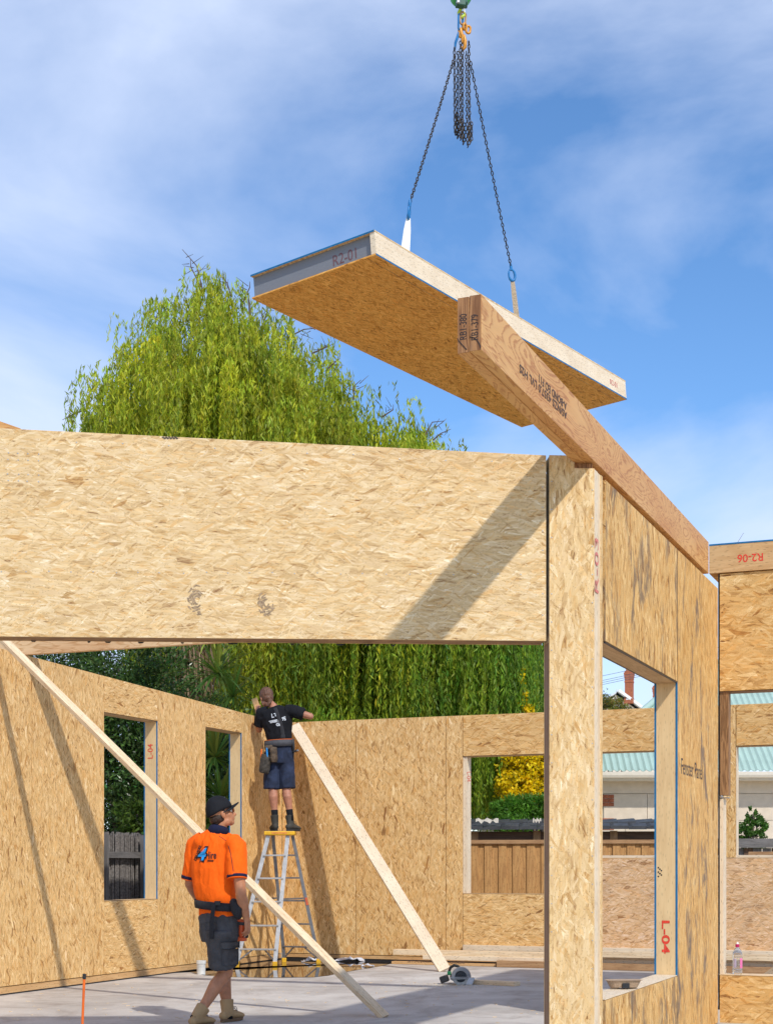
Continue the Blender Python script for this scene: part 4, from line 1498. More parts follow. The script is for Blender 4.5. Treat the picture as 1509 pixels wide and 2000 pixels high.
m = MB()
vs = tray(0.19, 0.10, 0.235, 0.135, 0.012, 0.058) + tray(0.235, 0.135, 0.262, 0.155, 0.058, 0.062)[16:] + tray(0.2, 0.11, 0.22, 0.12, 0.06, 0.06)[:16]
fs = []
for r in range(3):
    for k in range(16):
        k2 = (k + 1) % 16
        fs.append([r * 16 + k, r * 16 + k2, (r + 1) * 16 + k2, (r + 1) * 16 + k])
fs.append([48 + k for k in range(16)])
m.add(vs, fs)
o = m.build('tray', PULP, cc, smooth=False)
o.modifiers.new('thick', 'SOLIDIFY').thickness = 0.003
for i, sx_ in enumerate((-0.062, 0.062)):
    m = MB()
    m.lathe(tc0 + ax * sx_, UPV, [(0.032, 0.0), (0.032, 0.014), (0.036, 0.03)], 14)
    m.build('cup_well', PULP, cc)
m = MB()
m.cbox(tc0 - ay * 0.058 + V((0, 0, 0.026)), 0.05, 0.02, 0.034, ax, ay)
m.build('cut_out_shade', BLACKP, cc)  # black block painted in for the shade inside the opening

# ------------------------------------------------------------------ vegetation
LEAF = leafmat('leaf', 0.5, 0.45)
LEAF_GLOSS = leafmat('glossy_leaf', 0.3, 0.2)
BARK = plain('bark', (0.10, 0.075, 0.055), 0.9, var=0.35, scale=12, bump=0.5)
TWIG = plain('twig', (0.11, 0.075, 0.06), 0.9, var=0.3)


def leaves(name, cen, axis, ln, wd, col, mat, parent, nrm=None, kind=None):
    """Many separate pointed leaves: cen, axis, col are n x 3 arrays; ln, wd n arrays."""
    n = len(cen)
    axis = axis / (np.linalg.norm(axis, axis=1, keepdims=True) + 1e-9)
    rv = rng.normal(size=(n, 3)) if nrm is None else nrm + 0.35 * rng.normal(size=(n, 3))
    side = np.cross(axis, rv)
    side /= (np.linalg.norm(side, axis=1, keepdims=True) + 1e-9)
    l0 = np.array(wloc(parent))
    a = cen - axis * ln[:, None] * 0.5 - l0
    b = cen + side * wd[:, None] * 0.5 - axis * ln[:, None] * 0.05 - l0
    c = cen + axis * ln[:, None] * 0.5 - l0
    d = cen - side * wd[:, None] * 0.5 - axis * ln[:, None] * 0.05 - l0
    v = np.stack([a, b, c, d], axis=1).reshape(-1, 3).astype(np.float32)
    me = bpy.data.meshes.new(name)
    me.vertices.add(4 * n)
    me.vertices.foreach_set('co', v.ravel())
    me.loops.add(4 * n)
    me.loops.foreach_set('vertex_index', np.arange(4 * n, dtype=np.int32))
    me.polygons.add(n)
    me.polygons.foreach_set('loop_start', np.arange(0, 4 * n, 4, dtype=np.int32))
    me.polygons.foreach_set('loop_total', np.full(n, 4, dtype=np.int32))
    at_ = me.color_attributes.new('tint', 'FLOAT_COLOR', 'POINT')
    cc_ = np.concatenate([np.clip(col, 0.004, 1), np.ones((n, 1))], axis=1)
    at_.data.foreach_set('color', np.repeat(cc_, 4, axis=0).astype(np.float32).ravel())
    me.update()
    me.validate()
    me.materials.append(mat)
    o = bpy.data.objects.new(name, me)
    C.objects.link(o)
    o.parent = parent
    if kind:
        o['kind'] = kind
    return o


def jitcol(base, n, hv=0.12, vv=0.25):
    b = np.array(base)[None, :] * (1 + vv * rng.normal(size=(n, 1))).clip(0.45, 1.7)
    b[:, 0] *= 1 + hv * rng.normal(size=n)
    b[:, 2] *= 1 + hv * rng.normal(size=n)
    return b


# ---- weeping willow
YW = 30.0
wl_ = thing('willow_tree', P(505, 1690, YW) * 1.0 + V((0, 0, -1.44)), 'tall weeping willow with yellow green hanging branches behind the header', 'tree')
cont = [(118, 860), (150, 815), (180, 770), (228, 715), (242, 655), (285, 632), (325, 600), (365, 565), (402, 548), (440, 560), (470, 590), (510, 618), (560, 630), (605, 668), (640, 700), (672, 745), (720, 785), (770, 815), (830, 835), (880, 872), (935, 980), (1000, 1130), (1050, 1240), (1075, 1300)]
cx_ = np.array([c[0] for c in cont], float)
cy_ = np.array([c[1] for c in cont], float)


def ztop(px, Y):
    y = max(np.interp(px - 20, cx_, cy_), np.interp(px, cx_, cy_), np.interp(px + 20, cx_, cy_))
    return EYE + (CY - y) / F * Y


tips = []
LV = dict(c=[], a=[], l=[], w=[], k=[])
twm = MB()


def curtain(cp_, nstr, spread, lmin, lmax, hue, dens=26.0, zmin=1.6):
    """One bough end: strands of narrow leaves hanging from it."""
    bri = rng.uniform(0.7, 1.4)
    swing = rng.uniform(0.05, 0.3)
    for _ in range(nstr):
        r = spread * math.sqrt(rng.random())
        th = rng.random() * 6.283
        st_ = np.array([cp_[0] + r * math.cos(th), cp_[1] + r * math.sin(th), cp_[2] - 0.5 * r * r / max(spread, 0.1) + rng.normal() * 0.1])
        Lg = rng.uniform(lmin, lmax)
        if st_[2] - Lg < zmin:
            Lg = max(0.3, st_[2] - zmin - rng.random() * 0.3)
        n = int(Lg * dens)
        if n < 4:
            continue
        t = (np.arange(n) + rng.random(n)) / n
        out_ = np.array([math.cos(th), math.sin(th)]) * swing * (0.6 + 0.8 * rng.random())
        ph = rng.random(2) * 6.28
        x = st_[0] + out_[0] * (1 - (1 - np.minimum(t * 1.6, 1)) ** 2) + 0.03 * np.sin(5 * t + ph[0])
        y = st_[1] + out_[1] * (1 - (1 - np.minimum(t * 1.6, 1)) ** 2) + 0.03 * np.sin(5 * t + ph[1])
        z = st_[2] - Lg * t ** 1.25 + 0.10 * np.sin(np.minimum(t * 6, 3.14))
        c = np.stack([x, y, z], 1) + rng.normal(size=(n, 3)) * 0.018
        a = rng.normal(size=(n, 3)) * np.array([0.42, 0.42, 0.25]) + np.array([0, 0, -1.0])
        LV['c'].append(c)
        LV['a'].append(a)
        LV['l'].append(rng.uniform(0.10, 0.18, n))
        LV['w'].append(rng.uniform(0.020, 0.036, n))
        hh = hue + 0.16 * rng.normal()
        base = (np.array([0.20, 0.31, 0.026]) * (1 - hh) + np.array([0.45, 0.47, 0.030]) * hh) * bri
        LV['k'].append(jitcol(base, n, 0.10, 0.22))


bough_pts = []
for i in range(840):
    px = rng.uniform(155, 1062)
    dy = rng.uniform(-1, 1)
    Dm = 3.6 * math.sqrt(max(0.12, 1 - ((px - 560) / 560) ** 2))
    Y = YW + dy * Dm
    zt_ = float(ztop(px, YW)) - 0.5 * abs(noise.noise(V((px * 0.021, dy * 2.0, 1.7)))) - 0.05
    drop = (1 - math.sqrt(max(0.0, 1 - dy * dy))) * 0.55
    u = rng.random() ** 1.9
    z = zt_ - (zt_ - 2.6) * min(0.85, drop * 0.8 + 0.62 * u) - 0.12
    X = (px - CX) / F * Y
    low = 1 if px < 255 else 0
    lit = 0.66 - 0.5 * (px - 135) / 927 + 0.2 * rng.normal() + (0.25 if z > 7 else -0.05)  # sunlit yellow put into leaf colour, stronger above and to the left
    lit = float(np.clip(lit, 0.0, 1.0))
    zmn = (7.0 if px < 262 else (5.6 if px < 300 else 2.2)) - rng.random() * 0.5
    if z < zmn + 0.5:
        continue
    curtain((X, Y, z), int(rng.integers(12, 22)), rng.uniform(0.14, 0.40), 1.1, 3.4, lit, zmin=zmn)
    bough_pts.append((X, Y, z))
# sparse wispy sprays along the outline
for i in range(120):
    px = rng.uniform(150, 900)
    z = float(EYE + (CY - np.interp(px, cx_, cy_)) / F * YW) + rng.uniform(-0.35, 0.15)
    Y = YW + rng.normal() * 0.8
    X = (px - CX) / F * Y
    curtain((X, Y, z), 5, 0.16, 0.4, 1.4, 0.55, dens=24, zmin=5)
    bough_pts.append((X, Y, z))
# hanging low tresses seen over the wall and through the wide opening
for i in range(150):
    px = rng.uniform(455, 1035)
    Y = rng.uniform(27.0, 29.5)
    X = (px - CX) / F * Y
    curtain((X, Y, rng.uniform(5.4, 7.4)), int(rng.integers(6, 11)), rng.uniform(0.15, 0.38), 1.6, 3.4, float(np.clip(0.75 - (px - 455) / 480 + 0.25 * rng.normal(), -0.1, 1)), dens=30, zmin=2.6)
for i in range(34):
    px = rng.uniform(905, 985)
    Y = rng.uniform(27.0, 28.5)
    X = (px - CX) / F * Y
    curtain((X, Y, rng.uniform(4.6, 5.4)), 7, 0.25, 1.8, 3.0, 0.0, dens=30, zmin=2.15)
for i in range(5):
    px = rng.uniform(262, 296)
    Y = rng.uniform(23.2, 23.8)
    X = (px - CX) / F * Y
    curtain((X, Y, rng.uniform(5.3, 6.0)), 5, 0.10, 0.8, 1.5, 0.8, dens=30, zmin=3.4)
leaves('crown', np.concatenate(LV['c']), np.concatenate(LV['a']), np.concatenate(LV['l']), np.concatenate(LV['w']), np.concatenate(LV['k']), LEAF, wl_)
n_w = sum(len(c) for c in LV['c'])
# trunk and boughs
root = V((wl_.location.x, YW + 0.6, -0.14))
tk = MB()
fork = root + V((0.2, 0, 3.2))
tk.tube([root, root + V((0.1, 0, 1.5)), fork], [0.42, 0.33, 0.30], 14)
for i in range(16):
    e_ = bough_pts[int(rng.integers(len(bough_pts)))] if i > 3 else None
    e_ = V(e_) if e_ else P(400 + 60 * i, 600 + 35 * i, YW)
    mid = fork.lerp(e_, 0.45) + V((0, 0, 1.3))
    tk.tube([fork + V((0, 0, -0.3)), fork.lerp(mid, 0.5) + V((0, 0, 0.3)), mid, mid.lerp(e_, 0.6) + V((0, 0, 0.35)), e_], [0.17, 0.13, 0.085, 0.045, 0.015], 7)
tk.build('trunk', BARK, wl_, smooth=True)
tw = MB()
for (x0, y0, x1, y1) in ((398, 575, 356, 487), (392, 560, 372, 505), (452, 580, 432, 540), (470, 600, 488, 550), (512, 640, 524, 592), (520, 640, 512, 600), (560, 660, 628, 640), (610, 690, 650, 672), (250, 690, 222, 705), (300, 650, 322, 590), (640, 720, 664, 700), (690, 780, 705, 742), (830, 850, 868, 822), (845, 860, 880, 838), (170, 800, 122, 820), (172, 780, 186, 742), (286, 640, 300, 612), (745, 815, 768, 790)):
    a, b = P(x0, y0, YW - 0.5), P(x1, y1, YW - 0.5)
    md = a.lerp(b, 0.55) + V((random.uniform(-0.1, 0.1), 0, random.uniform(0, 0.15)))
    tw.tube([a, md, b], [0.018, 0.011, 0.005], 5)
    for k in range(4):
        q = a.lerp(b, 0.4 + 0.14 * k)
        tw.tube([q, q + V((random.uniform(-0.25, 0.25), random.uniform(-0.2, 0.2), random.uniform(-0.1, 0.25)))], [0.008, 0.003], 4)
tag(tw.build('bare_twigs', TWIG, wl_), kind='stuff')


def shrub(name, label, cat, clumps, n, ln, wd, base, mat=LEAF, group=None, hv=0.1, vv=0.25, stems=True, down=0.0, flowers=None, base_z=-0.14):
    """Crown of separate leaves in several uneven clumps, on woody stems. clumps: (centre, rx, ry, rz)."""
    xs = [c[0].x for c in clumps]
    ys = [c[0].y for c in clumps]
    b = V((sum(xs) / len(xs), sum(ys) / len(ys), base_z))
    r = thing(name, b, label, cat, group)
    vol = np.array([c[1] * c[2] * c[3] for c in clumps]) ** 0.67
    vol /= vol.sum()
    Cn, An, Kn = [], [], []
    for c, f in zip(clumps, vol):
        m = max(20, int(n * f))
        d = rng.normal(size=(m, 3))
        d /= np.linalg.norm(d, axis=1, keepdims=True)
        # sprays: leaves gathered round points near the surface
        ns = max(6, m // 26)
        sd_ = rng.normal(size=(ns, 3))
        sd_ /= np.linalg.norm(sd_, axis=1, keepdims=True)
        sr = rng.uniform(0.55, 1.08, ns)
        ix = rng.integers(0, ns, m)
        p = sd_[ix] * sr[ix, None] + rng.normal(size=(m, 3)) * 0.13
        p = p * np.array([c[1], c[2], c[3]]) + np.array(c[0])
        p[:, 2] = np.maximum(p[:, 2], base_z + 0.1)
        Cn.append(p)
        a = sd_[ix] * 0.8 + d * 0.9 + np.array([0, 0, 0.35 - down])
        An.append(a)
        spc = (1 + 0.18 * rng.normal(size=(ns, 1)))[ix]
        Kn.append(jitcol(base, m, hv, vv) * spc)
    Cn, An, Kn = np.concatenate(Cn), np.concatenate(An), np.concatenate(Kn)
    m = len(Cn)
    leaves('crown', Cn, An, rng.uniform(0.7, 1.25, m) * ln, rng.uniform(0.7, 1.25, m) * wd, Kn, mat, r)
    if stems:
        s_ = MB()
        for c in clumps[:9]:
            o = b + V((random.uniform(-0.2, 0.2), random.uniform(-0.15, 0.15), 0))
            s_.tube([o, o.lerp(c[0], 0.5) + V((random.uniform(-0.1, 0.1), 0, 0.1)), c[0]], [0.05, 0.035, 0.012], 6)
        s_.build('trunk', BARK, r, smooth=True)
    if flowers:
        m = int(n * 0.9)
        ix = rng.integers(0, len(Cn), m)
        pf = Cn[ix] + rng.normal(size=(m, 3)) * 0.03 + np.array([0, -0.03, 0.02])
        leaves('blossom', pf, rng.normal(size=(m, 3)), rng.uniform(0.05, 0.085, m), rng.uniform(0.04, 0.065, m), jitcol(flowers, m, 0.06, 0.15), LEAF, r)
    return r


def ball(px, py, Y, rx, rz, ry=None):
    return (P(px, py, Y), rx, ry if ry else rx, rz)


# dark evergreen behind the brush fence
shrub('evergreen_tree', 'dense dark green evergreen behind the brushwood fence and left wall', 'tree',
      [ball(x, y, 22.8 + (i % 3) * 0.5, 0.75, 0.7) for i, (x, y) in enumerate(((10, 1330), (90, 1290), (160, 1270), (230, 1300), (300, 1330), (120, 1380), (200, 1400), (260, 1440), (225, 1500), (285, 1520), (190, 1560), (250, 1590), (310, 1600), (60, 1440), (120, 1500), (400, 1440), (440, 1500), (400, 1560), (450, 1600), (420, 1660), (330, 1450), (270, 1380), (200, 1640), (290, 1660)))],
      80000, 0.085, 0.030, (0.060, 0.115, 0.026), LEAF_GLOSS, hv=0.15, vv=0.35)
shrub('bush', 'light green bush low behind the brushwood fence', 'bush', [ball(268, 1590, 21.3, 0.28, 0.28), ball(290, 1620, 21.4, 0.3, 0.3)], 2600, 0.08, 0.035, (0.075, 0.13, 0.018))
# golden shrub and the green bush under it
shrub('golden_shrub', 'bright yellow flowering shrub seen through the wide opening', 'shrub',
      [ball(1015, 1500, 27, 0.36, 0.38), ball(1045, 1510, 27, 0.36, 0.45), ball(1005, 1540, 26.8, 0.3, 0.3), ball(1050, 1560, 26.8, 0.35, 0.3), ball(1032, 1470, 27.2, 0.26, 0.42), ball(1080, 1490, 27.2, 0.4, 0.5), ball(1024, 1375, 27.2, 0.05, 0.30), ball(1019, 1330, 27.2, 0.03, 0.22), ball(1030, 1395, 27.2, 0.08, 0.2)],
      14000, 0.06, 0.03, (0.34, 0.30, 0.012), flowers=(0.95, 0.68, 0.008))
shrub('bush', 'leafy green bush under the yellow shrub', 'bush',
      [ball(985, 1585, 26, 0.28, 0.22), ball(1010, 1578, 26, 0.3, 0.22), ball(1040, 1582, 26, 0.32, 0.25), ball(1070, 1580, 26, 0.3, 0.25), ball(1000, 1610, 25.8, 0.4, 0.2)], 9000, 0.075, 0.022, (0.10, 0.24, 0.022))
# grey green conifer at the right of the willow
shrub('conifer', 'dull grey green conifer at the right end of the willow curtain', 'tree',
      [ball(1045, 1290, 33, 0.6, 0.9), ball(1060, 1350, 33, 0.7, 0.9), ball(1035, 1350, 33, 0.45, 0.7), ball(1075, 1420, 33, 0.8, 1.0), ball(1050, 1470, 33.5, 0.7, 0.9), ball(1110, 1400, 33.5, 0.7, 1.0), ball(1060, 1235, 33, 0.45, 0.7)],
      15000, 0.10, 0.025, (0.085, 0.11, 0.05), hv=0.2)
# olive bush in front of the chimney house
shrub('bush', 'olive bush with bare brown twigs before the chimney house', 'bush',
      [ball(1185, 1395, 48, 0.5, 0.5), ball(1205, 1392, 48, 0.45, 0.45), ball(1222, 1400, 48, 0.4, 0.4), ball(1168, 1392, 48, 0.6, 0.6), ball(1192, 1440, 48, 0.9, 0.6)], 7000, 0.11, 0.04, (0.19, 0.18, 0.03), hv=0.3)
# little shrub behind the grey fence
shrub('shrub', 'small upright leafy shrub behind the grey fence at the right edge', 'shrub',
      [ball(1462, 1610, 25, 0.15, 0.17), ball(1447, 1630, 25, 0.13, 0.15), ball(1470, 1592, 25, 0.09, 0.13), ball(1484, 1622, 25, 0.13, 0.15), ball(1466, 1640, 25, 0.24, 0.16), ball(1477, 1605, 25, 0.1, 0.12)], 2600, 0.065, 0.030, (0.085, 0.19, 0.028))

# ---- cabbage palm: shaggy trunk, sword leaves in rosettes
pm = thing('cabbage_palm', P(395, 1690, 25) + V((0, 0, -1.44)), 'cabbage palm with a shaggy skirt of dead brown leaves and green sword leaves', 'palm tree')


def blades(name, specs, mat, wd, droop, parent):
    """Strap leaves of four segments: (origin, direction, length, colour)."""
    vs, fs, cs = [], [], []
    for o, d, L_, c in specs:
        d = V(d).normalized()
        sdv = d.cross(V((0, 0, 1)))
        sdv = (sdv if sdv.length > 0.05 else V((1, 0, 0))).normalized()
        b0 = len(vs)
        p = V(o)
        prof = (0.5, 1.0, 0.95, 0.65, 0.08)
        for i in range(5):
            vs += [p - sdv * wd * 0.5 * prof[i], p + sdv * wd * 0.5 * prof[i]]
            d = (d + V((0, 0, -droop * (0.5 + 0.45 * i)))).normalized()
            p = p + d * L_ / 4
            cs += [c, c]
        for i in range(4):
            fs.append([b0 + 2 * i, b0 + 2 * i + 1, b0 + 2 * i + 3, b0 + 2 * i + 2])
    l = wloc(parent)
    me = bpy.data.meshes.new(name)
    me.from_pydata([p - l for p in vs], [], fs)
    at_ = me.color_attributes.new('tint', 'FLOAT_COLOR', 'POINT')
    at_.data.foreach_set('color', np.array([(*c, 1) for c in cs], np.float32).ravel())
    me.materials.append(mat)
    o = bpy.data.objects.new(name, me)
    C.objects.link(o)
    o.parent = parent
    return o


def rosette(c, n, L_, up=0.35):
    out_ = []
    for i in range(n):
        th = random.uniform(0, 6.283)
        el = random.uniform(-0.35, 1.25)
        g = random.uniform(0.75, 1.3)
        col = (0.17 * g * random.uniform(0.8, 1.6), 0.29 * g, 0.05 * g)
        out_.append((c, (math.cos(th) * math.cos(el), math.sin(th) * math.cos(el), math.sin(el)), L_ * random.uniform(0.7, 1.15), col))
    return out_


sp = []
for (x, y, n, L_) in ((425, 1315, 85, 0.85), (455, 1360, 60, 0.7), (420, 1480, 85, 0.85), (432, 1560, 80, 0.85), (408, 1610, 60, 0.8), (470, 1440, 40, 0.7), (330, 1232, 70, 0.8), (410, 1245, 70, 0.8)):
    sp += rosette(P(x, y, 21.9 + random.uniform(-0.2, 0.2)), n, L_ * 0.92)
blades('crown', sp, LEAF_GLOSS, 0.042, 0.13, pm)
sp = []
for i in range(330):
    x = random.gauss(372, 26)
    c = P(x, random.uniform(1225, 1310), 24.6 + random.uniform(-0.35, 0.25))
    g = random.uniform(0.5, 1.3)
    sp.append((c, (random.uniform(-0.3, 0.3), random.uniform(-0.3, 0.3), -1), random.uniform(0.5, 0.95), (0.34 * g, 0.23 * g, 0.13 * g)))
blades('dead_leaves', sp, LEAF, 0.032, 0.02, pm)
m = MB()
m.tube([P(350, 1720, 24.9), P(347, 1500, 24.9), P(352, 1340, 24.9), P(358, 1230, 24.9)], [0.17, 0.15, 0.14, 0.12], 10)
m.tube([P(352, 1420, 24.9), P(385, 1350, 24.8), P(420, 1300, 24.6)], [0.10, 0.085, 0.07], 9)
m.tube([P(350, 1700, 24.9), P(395, 1620, 24.6), P(425, 1560, 24.4)], [0.10, 0.085, 0.07], 9)
m.build('trunk', BARK, pm, smooth=True)

# ------------------------------------------------------------------ fences and shed beyond the walls
# brushwood fence beyond the left wall
BF = Wall(LEFT.pt(0, 0, -1.9), (K, 1))
bf = thing('brush_fence', BF.pt(-2.0, -0.14), 'grey brushwood fence with a timber rail seen through the first left window', 'fence')
zf = BF.sz(245, 1628)[1]
s_0, s_1 = BF.s(120), BF.s(520)
brush = MB()
for i in range(1300):
    s = random.uniform(s_0, s_1)
    z0 = -0.14
    t = zf + random.uniform(-0.05, 0.02)
    n0 = random.uniform(-0.05, 0.03)
    ds = random.uniform(-0.05, 0.05)
    wd_ = random.uniform(0.008, 0.016)
    a = [BF.pt(s, 0, n0), BF.pt(s + wd_, 0, n0 + 0.006), BF.pt(s + wd_ * 0.5, 0, n0 - 0.01)]
    vs = [V((p.x, p.y, z0)) for p in a] + [V((p.x + BF.d.x * ds, p.y + BF.d.y * ds, t)) for p in a]
    brush.add(vs, [[0, 1, 4, 3], [1, 2, 5, 4], [2, 0, 3, 5], [3, 4, 5]])
o = brush.build('brushwood', plain('brushwood', (0.165, 0.150, 0.140), 0.95, var=0.5, scale=35), bf)
o['kind'] = 'stuff'
MB().box(BF.pt(s_0, -0.14, -0.07), BF.d * (s_1 - s_0), V((0, 0, zf + 0.07)), -BF.n * 0.02).build('backing', PINE_D, bf)
zr = BF.sz(235, 1670)[1]
MB().box(BF.pt(s_0, zr - 0.04, 0.05), BF.d * (s_1 - s_0), V((0, 0, 0.085)), BF.n * 0.05).build('rail', GREY_T, bf, BF.d)
for x in (265, 277, 340, 380, 190):
    s = BF.s(x)
    MB().box(BF.pt(s - 0.04, -0.14, 0.101), BF.d * 0.075, V((0, 0, zf + 0.12 - (0.05 if x == 277 else 0))), BF.n * 0.06).build('post', GREY_T, bf, UPV)

# paling fence behind the back wall
PF = Wall(P(980, 1690, 22.6), (1, -K * 0.25))
pf = thing('paling_fence', PF.pt(1.5, -0.14), 'new brown timber paling fence with overlapping boards behind the back wall', 'fence')
zc = PF.sz(990, 1640.5)[1]
s_0, s_1 = PF.s(850), PF.s(1330)
MB().box(PF.pt(s_0, zc - 0.055, 0.06), PF.d * (s_1 - s_0), V((0, 0, 0.055)), -PF.n * 0.13).build('cap_rail', PINE_B, pf, PF.d)
i = 0
s = s_0
tpl = {}
while s < s_1:
    k = i % 2
    wd_ = 0.115 if k else 0.108
    m = MB().box(PF.pt(s - (0.004 if k else 0.0), -0.10, 0.028 if k else 0.008), PF.d * wd_, V((0, 0, zc - 0.058 + 0.10)), -PF.n * 0.018)
    m.build('paling', PALING, pf, UPV)
    s += 0.1055
    i += 1
for z in (0.3, 1.35):
    MB().box(PF.pt(s_0, z, -0.02), PF.d * (s_1 - s_0), V((0, 0, 0.07)), -PF.n * 0.04).build('rail', PINE_B, pf, PF.d)

# shed with a dark tiled roof behind the paling fence
SF = Wall(P(980, 1690, 24.6), (1, -K * 0.25))
sh = thing('lean_to_shed', SF.pt(1.5, -0.14), 'low open shed with a dark overlapping tile roof just behind the paling fence', 'shed')
zs1 = SF.sz(990, 1603)[1]
zs0 = SF.sz(990, 1621)[1]
s_0, s_1 = SF.s(840), SF.s(1345)
TILE = plain('dark_roof_tile', (0.05, 0.052, 0.057), 0.6, var=0.35, scale=9)
i = 0
s = s_0
while s < s_1:
    a = SF.pt(s, zs0 + random.uniform(-0.004, 0.004), 0.3)
    m = MB().prism([a, a + SF.d * 0.285 + V((0, 0, 0.0)), a + SF.d * 0.285 + V((0, 0, 0.055)), a + SF.d * 0.06 + V((0, 0, 0.055)), a + V((0, 0, 0.03))], -SF.n * 0.5 + V((0, 0, 0.10)))
    m.build('roof_tile', TILE, sh, SF.d)
    a2 = a + V((0, 0, 0.062)) - SF.n * 0.28 + SF.d * 0.14
    MB().prism([a2, a2 + SF.d * 0.28, a2 + SF.d * 0.28 + V((0, 0, 0.075)), a2 + V((0, 0, 0.055))], -SF.n * 0.5 + V((0, 0, 0.06))).build('roof_tile', TILE, sh, SF.d)
    s += 0.29
    i += 1
MB().box(SF.pt(s_0, zs0 - 0.30, 0.12), SF.d * (s_1 - s_0), V((0, 0, 0.27)), -SF.n * 0.08).build('eave_beam', PINE_D, sh, SF.d)
for x in (920, 1041, 1190):
    MB().box(SF.pt(SF.s(x), -0.14, 0.14), SF.d * 0.115, V((0, 0, zs0 - 0.02 + 0.14)), -SF.n * 0.115).build('post', PINE_B, sh, UPV)
MB().box(SF.pt(s_0, -0.14, -0.9), SF.d * (s_1 - s_0), V((0, 0, zs0 + 0.1)), -SF.n * 0.06).build('back_wall', PINE_D, sh, SF.d)
TARP = plain('cream_tarp', (0.55, 0.50, 0.42), 0.8, var=0.15)
for (x0, x1, lb) in ((930, 974, 'wider torn cream tarpaulin rag hanging over the shed roof edge'), (1040, 1056, 'small torn cream rag at the right end of the shed roof edge')):
    m = MB()
    pts = []
    n = 9
    for j in range(n):
        x = x0 + (x1 - x0) * j / (n - 1)
        pts.append((SF.s(x), zs1 + 0.02 + 0.02 * math.sin(j * 1.9), zs1 - 0.03 + 0.028 * math.sin(j * 2.3 + x0)))
    for (a, b) in zip(pts, pts[1:]):
        m.prism([SF.pt(a[0], a[2], 0.33), SF.pt(b[0], b[2], 0.33), SF.pt(b[0], b[1], 0.31), SF.pt(a[0], a[1], 0.31)], -SF.n * 0.01)
    tag(m.build('torn_tarpaulin', TARP, None), lb, 'tarpaulin', 'rags on the shed roof')

# weathered grey fence at the right
GF = Wall(P(1470, 1690, 23.4), (1, -K * 0.25))
gf = thing('paling_fence', GF.pt(0.4, -0.14), 'old weathered grey paling fence with a heavy top rail at the right edge', 'fence')
zg = GF.sz(1475, 1638)[1]
s_0, s_1 = GF.s(1345), GF.s(1640)
MB().box(GF.pt(s_0, zg - 0.14, 0.05), GF.d * (s_1 - s_0), V((0, 0, 0.14)), -GF.n * 0.09).build('top_rail', GREY_T, gf, GF.d)
s = s_0
i = 0
while s < s_1:
    MB().box(GF.pt(s, -0.12, -0.02 - 0.02 * (i % 2)), GF.d * 0.13, V((0, 0, zg - 0.145 + 0.12)), -GF.n * 0.018).build('paling', GREY_T if i % 3 else PINE_D, gf, UPV)
    s += 0.14
    i += 1

# ------------------------------------------------------------------ houses behind
HW_ = Wall(P(1350, 1690, 33.0), (1, -0.03))
gh = thing('house', HW_.pt(1.5, -0.14), 'cream block house with a pale green corrugated iron roof', 'house')
ROOFG = plain('green_iron', (0.37, 0.50, 0.43), 0.45, var=0.08, scale=3, spec=0.5)
CREAM = plain('cream_block', (0.66, 0.56, 0.44), 0.85, var=0.08, scale=6, bump=0.1)
FASC = plain('cream_paint', (0.70, 0.63, 0.52), 0.55, var=0.05)
BRICK = plain('red_brick_face', (0.36, 0.115, 0.055), 0.85, var=0.3, scale=22, bump=0.2)
ze = HW_.sz(1350, 1512)[1]
s_0, s_1 = HW_.s(1118), HW_.s(1790)
run, rise = 4.6, 2.9
zed = ze + 0.04


def roofpt(u, t):            # u along the eave, t up the slope 0..1
    return HW_.pt(u, zed + rise * t, 0.45 - run * t)


# corrugated sheets, clipped at the hip on the left
m = MB()
vs, fs = [], []
pit = 0.14
n = int((s_1 - s_0) / pit)
sub = 6
prev = None
for i in range(n * sub + 1):
    u = s_0 + i * pit / sub
    tmax = min(1.0, (u - s_0) / 3.5 + 0.005)
    h = 0.018 * (1 + math.cos(2 * math.pi * i / sub)) ** 2 / 2
    a, b = roofpt(u, 0), roofpt(u + 0.0, tmax)
    vs += [a + V((0, 0, h)), b + V((0, 0, h))]
    if i:
        fs.append([2 * i - 2, 2 * i, 2 * i + 1, 2 * i - 1])
m.add(vs, fs)
o = m.build('roof', ROOFG, gh)
o.modifiers.new('thick', 'SOLIDIFY').thickness = 0.01
hip = MB()
hip.tube([roofpt(s_0, 0.01) + V((0, 0, 0.05)), roofpt(s_0 + 3.5, 1.0) + V((0, 0, 0.06))], 0.075, 8)
hip.tube([roofpt(s_0 + 3.5, 1.0) + V((0, 0, 0.06)), roofpt(s_1, 1.0) + V((0, 0, 0.06))], 0.075, 8)
hip.build('ridge_cap', ROOFG, o, smooth=True)
tri = MB().prism([roofpt(s_0, 0), HW_.pt(s_0, zed, 0.45 - 2 * run), HW_.pt(s_0 + 3.5, zed + rise - 0.02, 0.45 - run)], V((0, 0, -0.02)))
tri.build('hip_end', ROOFG, gh)
gut = MB()
gp = [(0.0, 0.0), (0.10, 0.0), (0.12, 0.05), (0.12, 0.12), (0.105, 0.12), (0.10, 0.06), (0.01, 0.012)]
gut.prism([HW_.pt(s_0 - 0.1, ze - 0.10 + b, 0.45 + a) for a, b in gp], HW_.d * (s_1 - s_0))
gut.build('gutter', FASC, gh, smooth=False)
MB().box(HW_.pt(s_0, ze - 0.14, 0.447), HW_.d * (s_1 - s_0), V((0, 0, 0.16)), -HW_.n * 0.03).build('fascia', FASC, gh)
MB().box(HW_.pt(s_0, ze - 0.16, 0.44), HW_.d * (s_1 - s_0), V((0, 0, 0.02)), -HW_.n * 0.5).build('soffit', FASC, gh)
MB().box(HW_.pt(s_0 - 0.0, ze - 0.42, 0.03), HW_.d * (s_1 - s_0), V((0, 0, 0.26)), -HW_.n * 0.03).build('frieze_board', CREAM, gh)
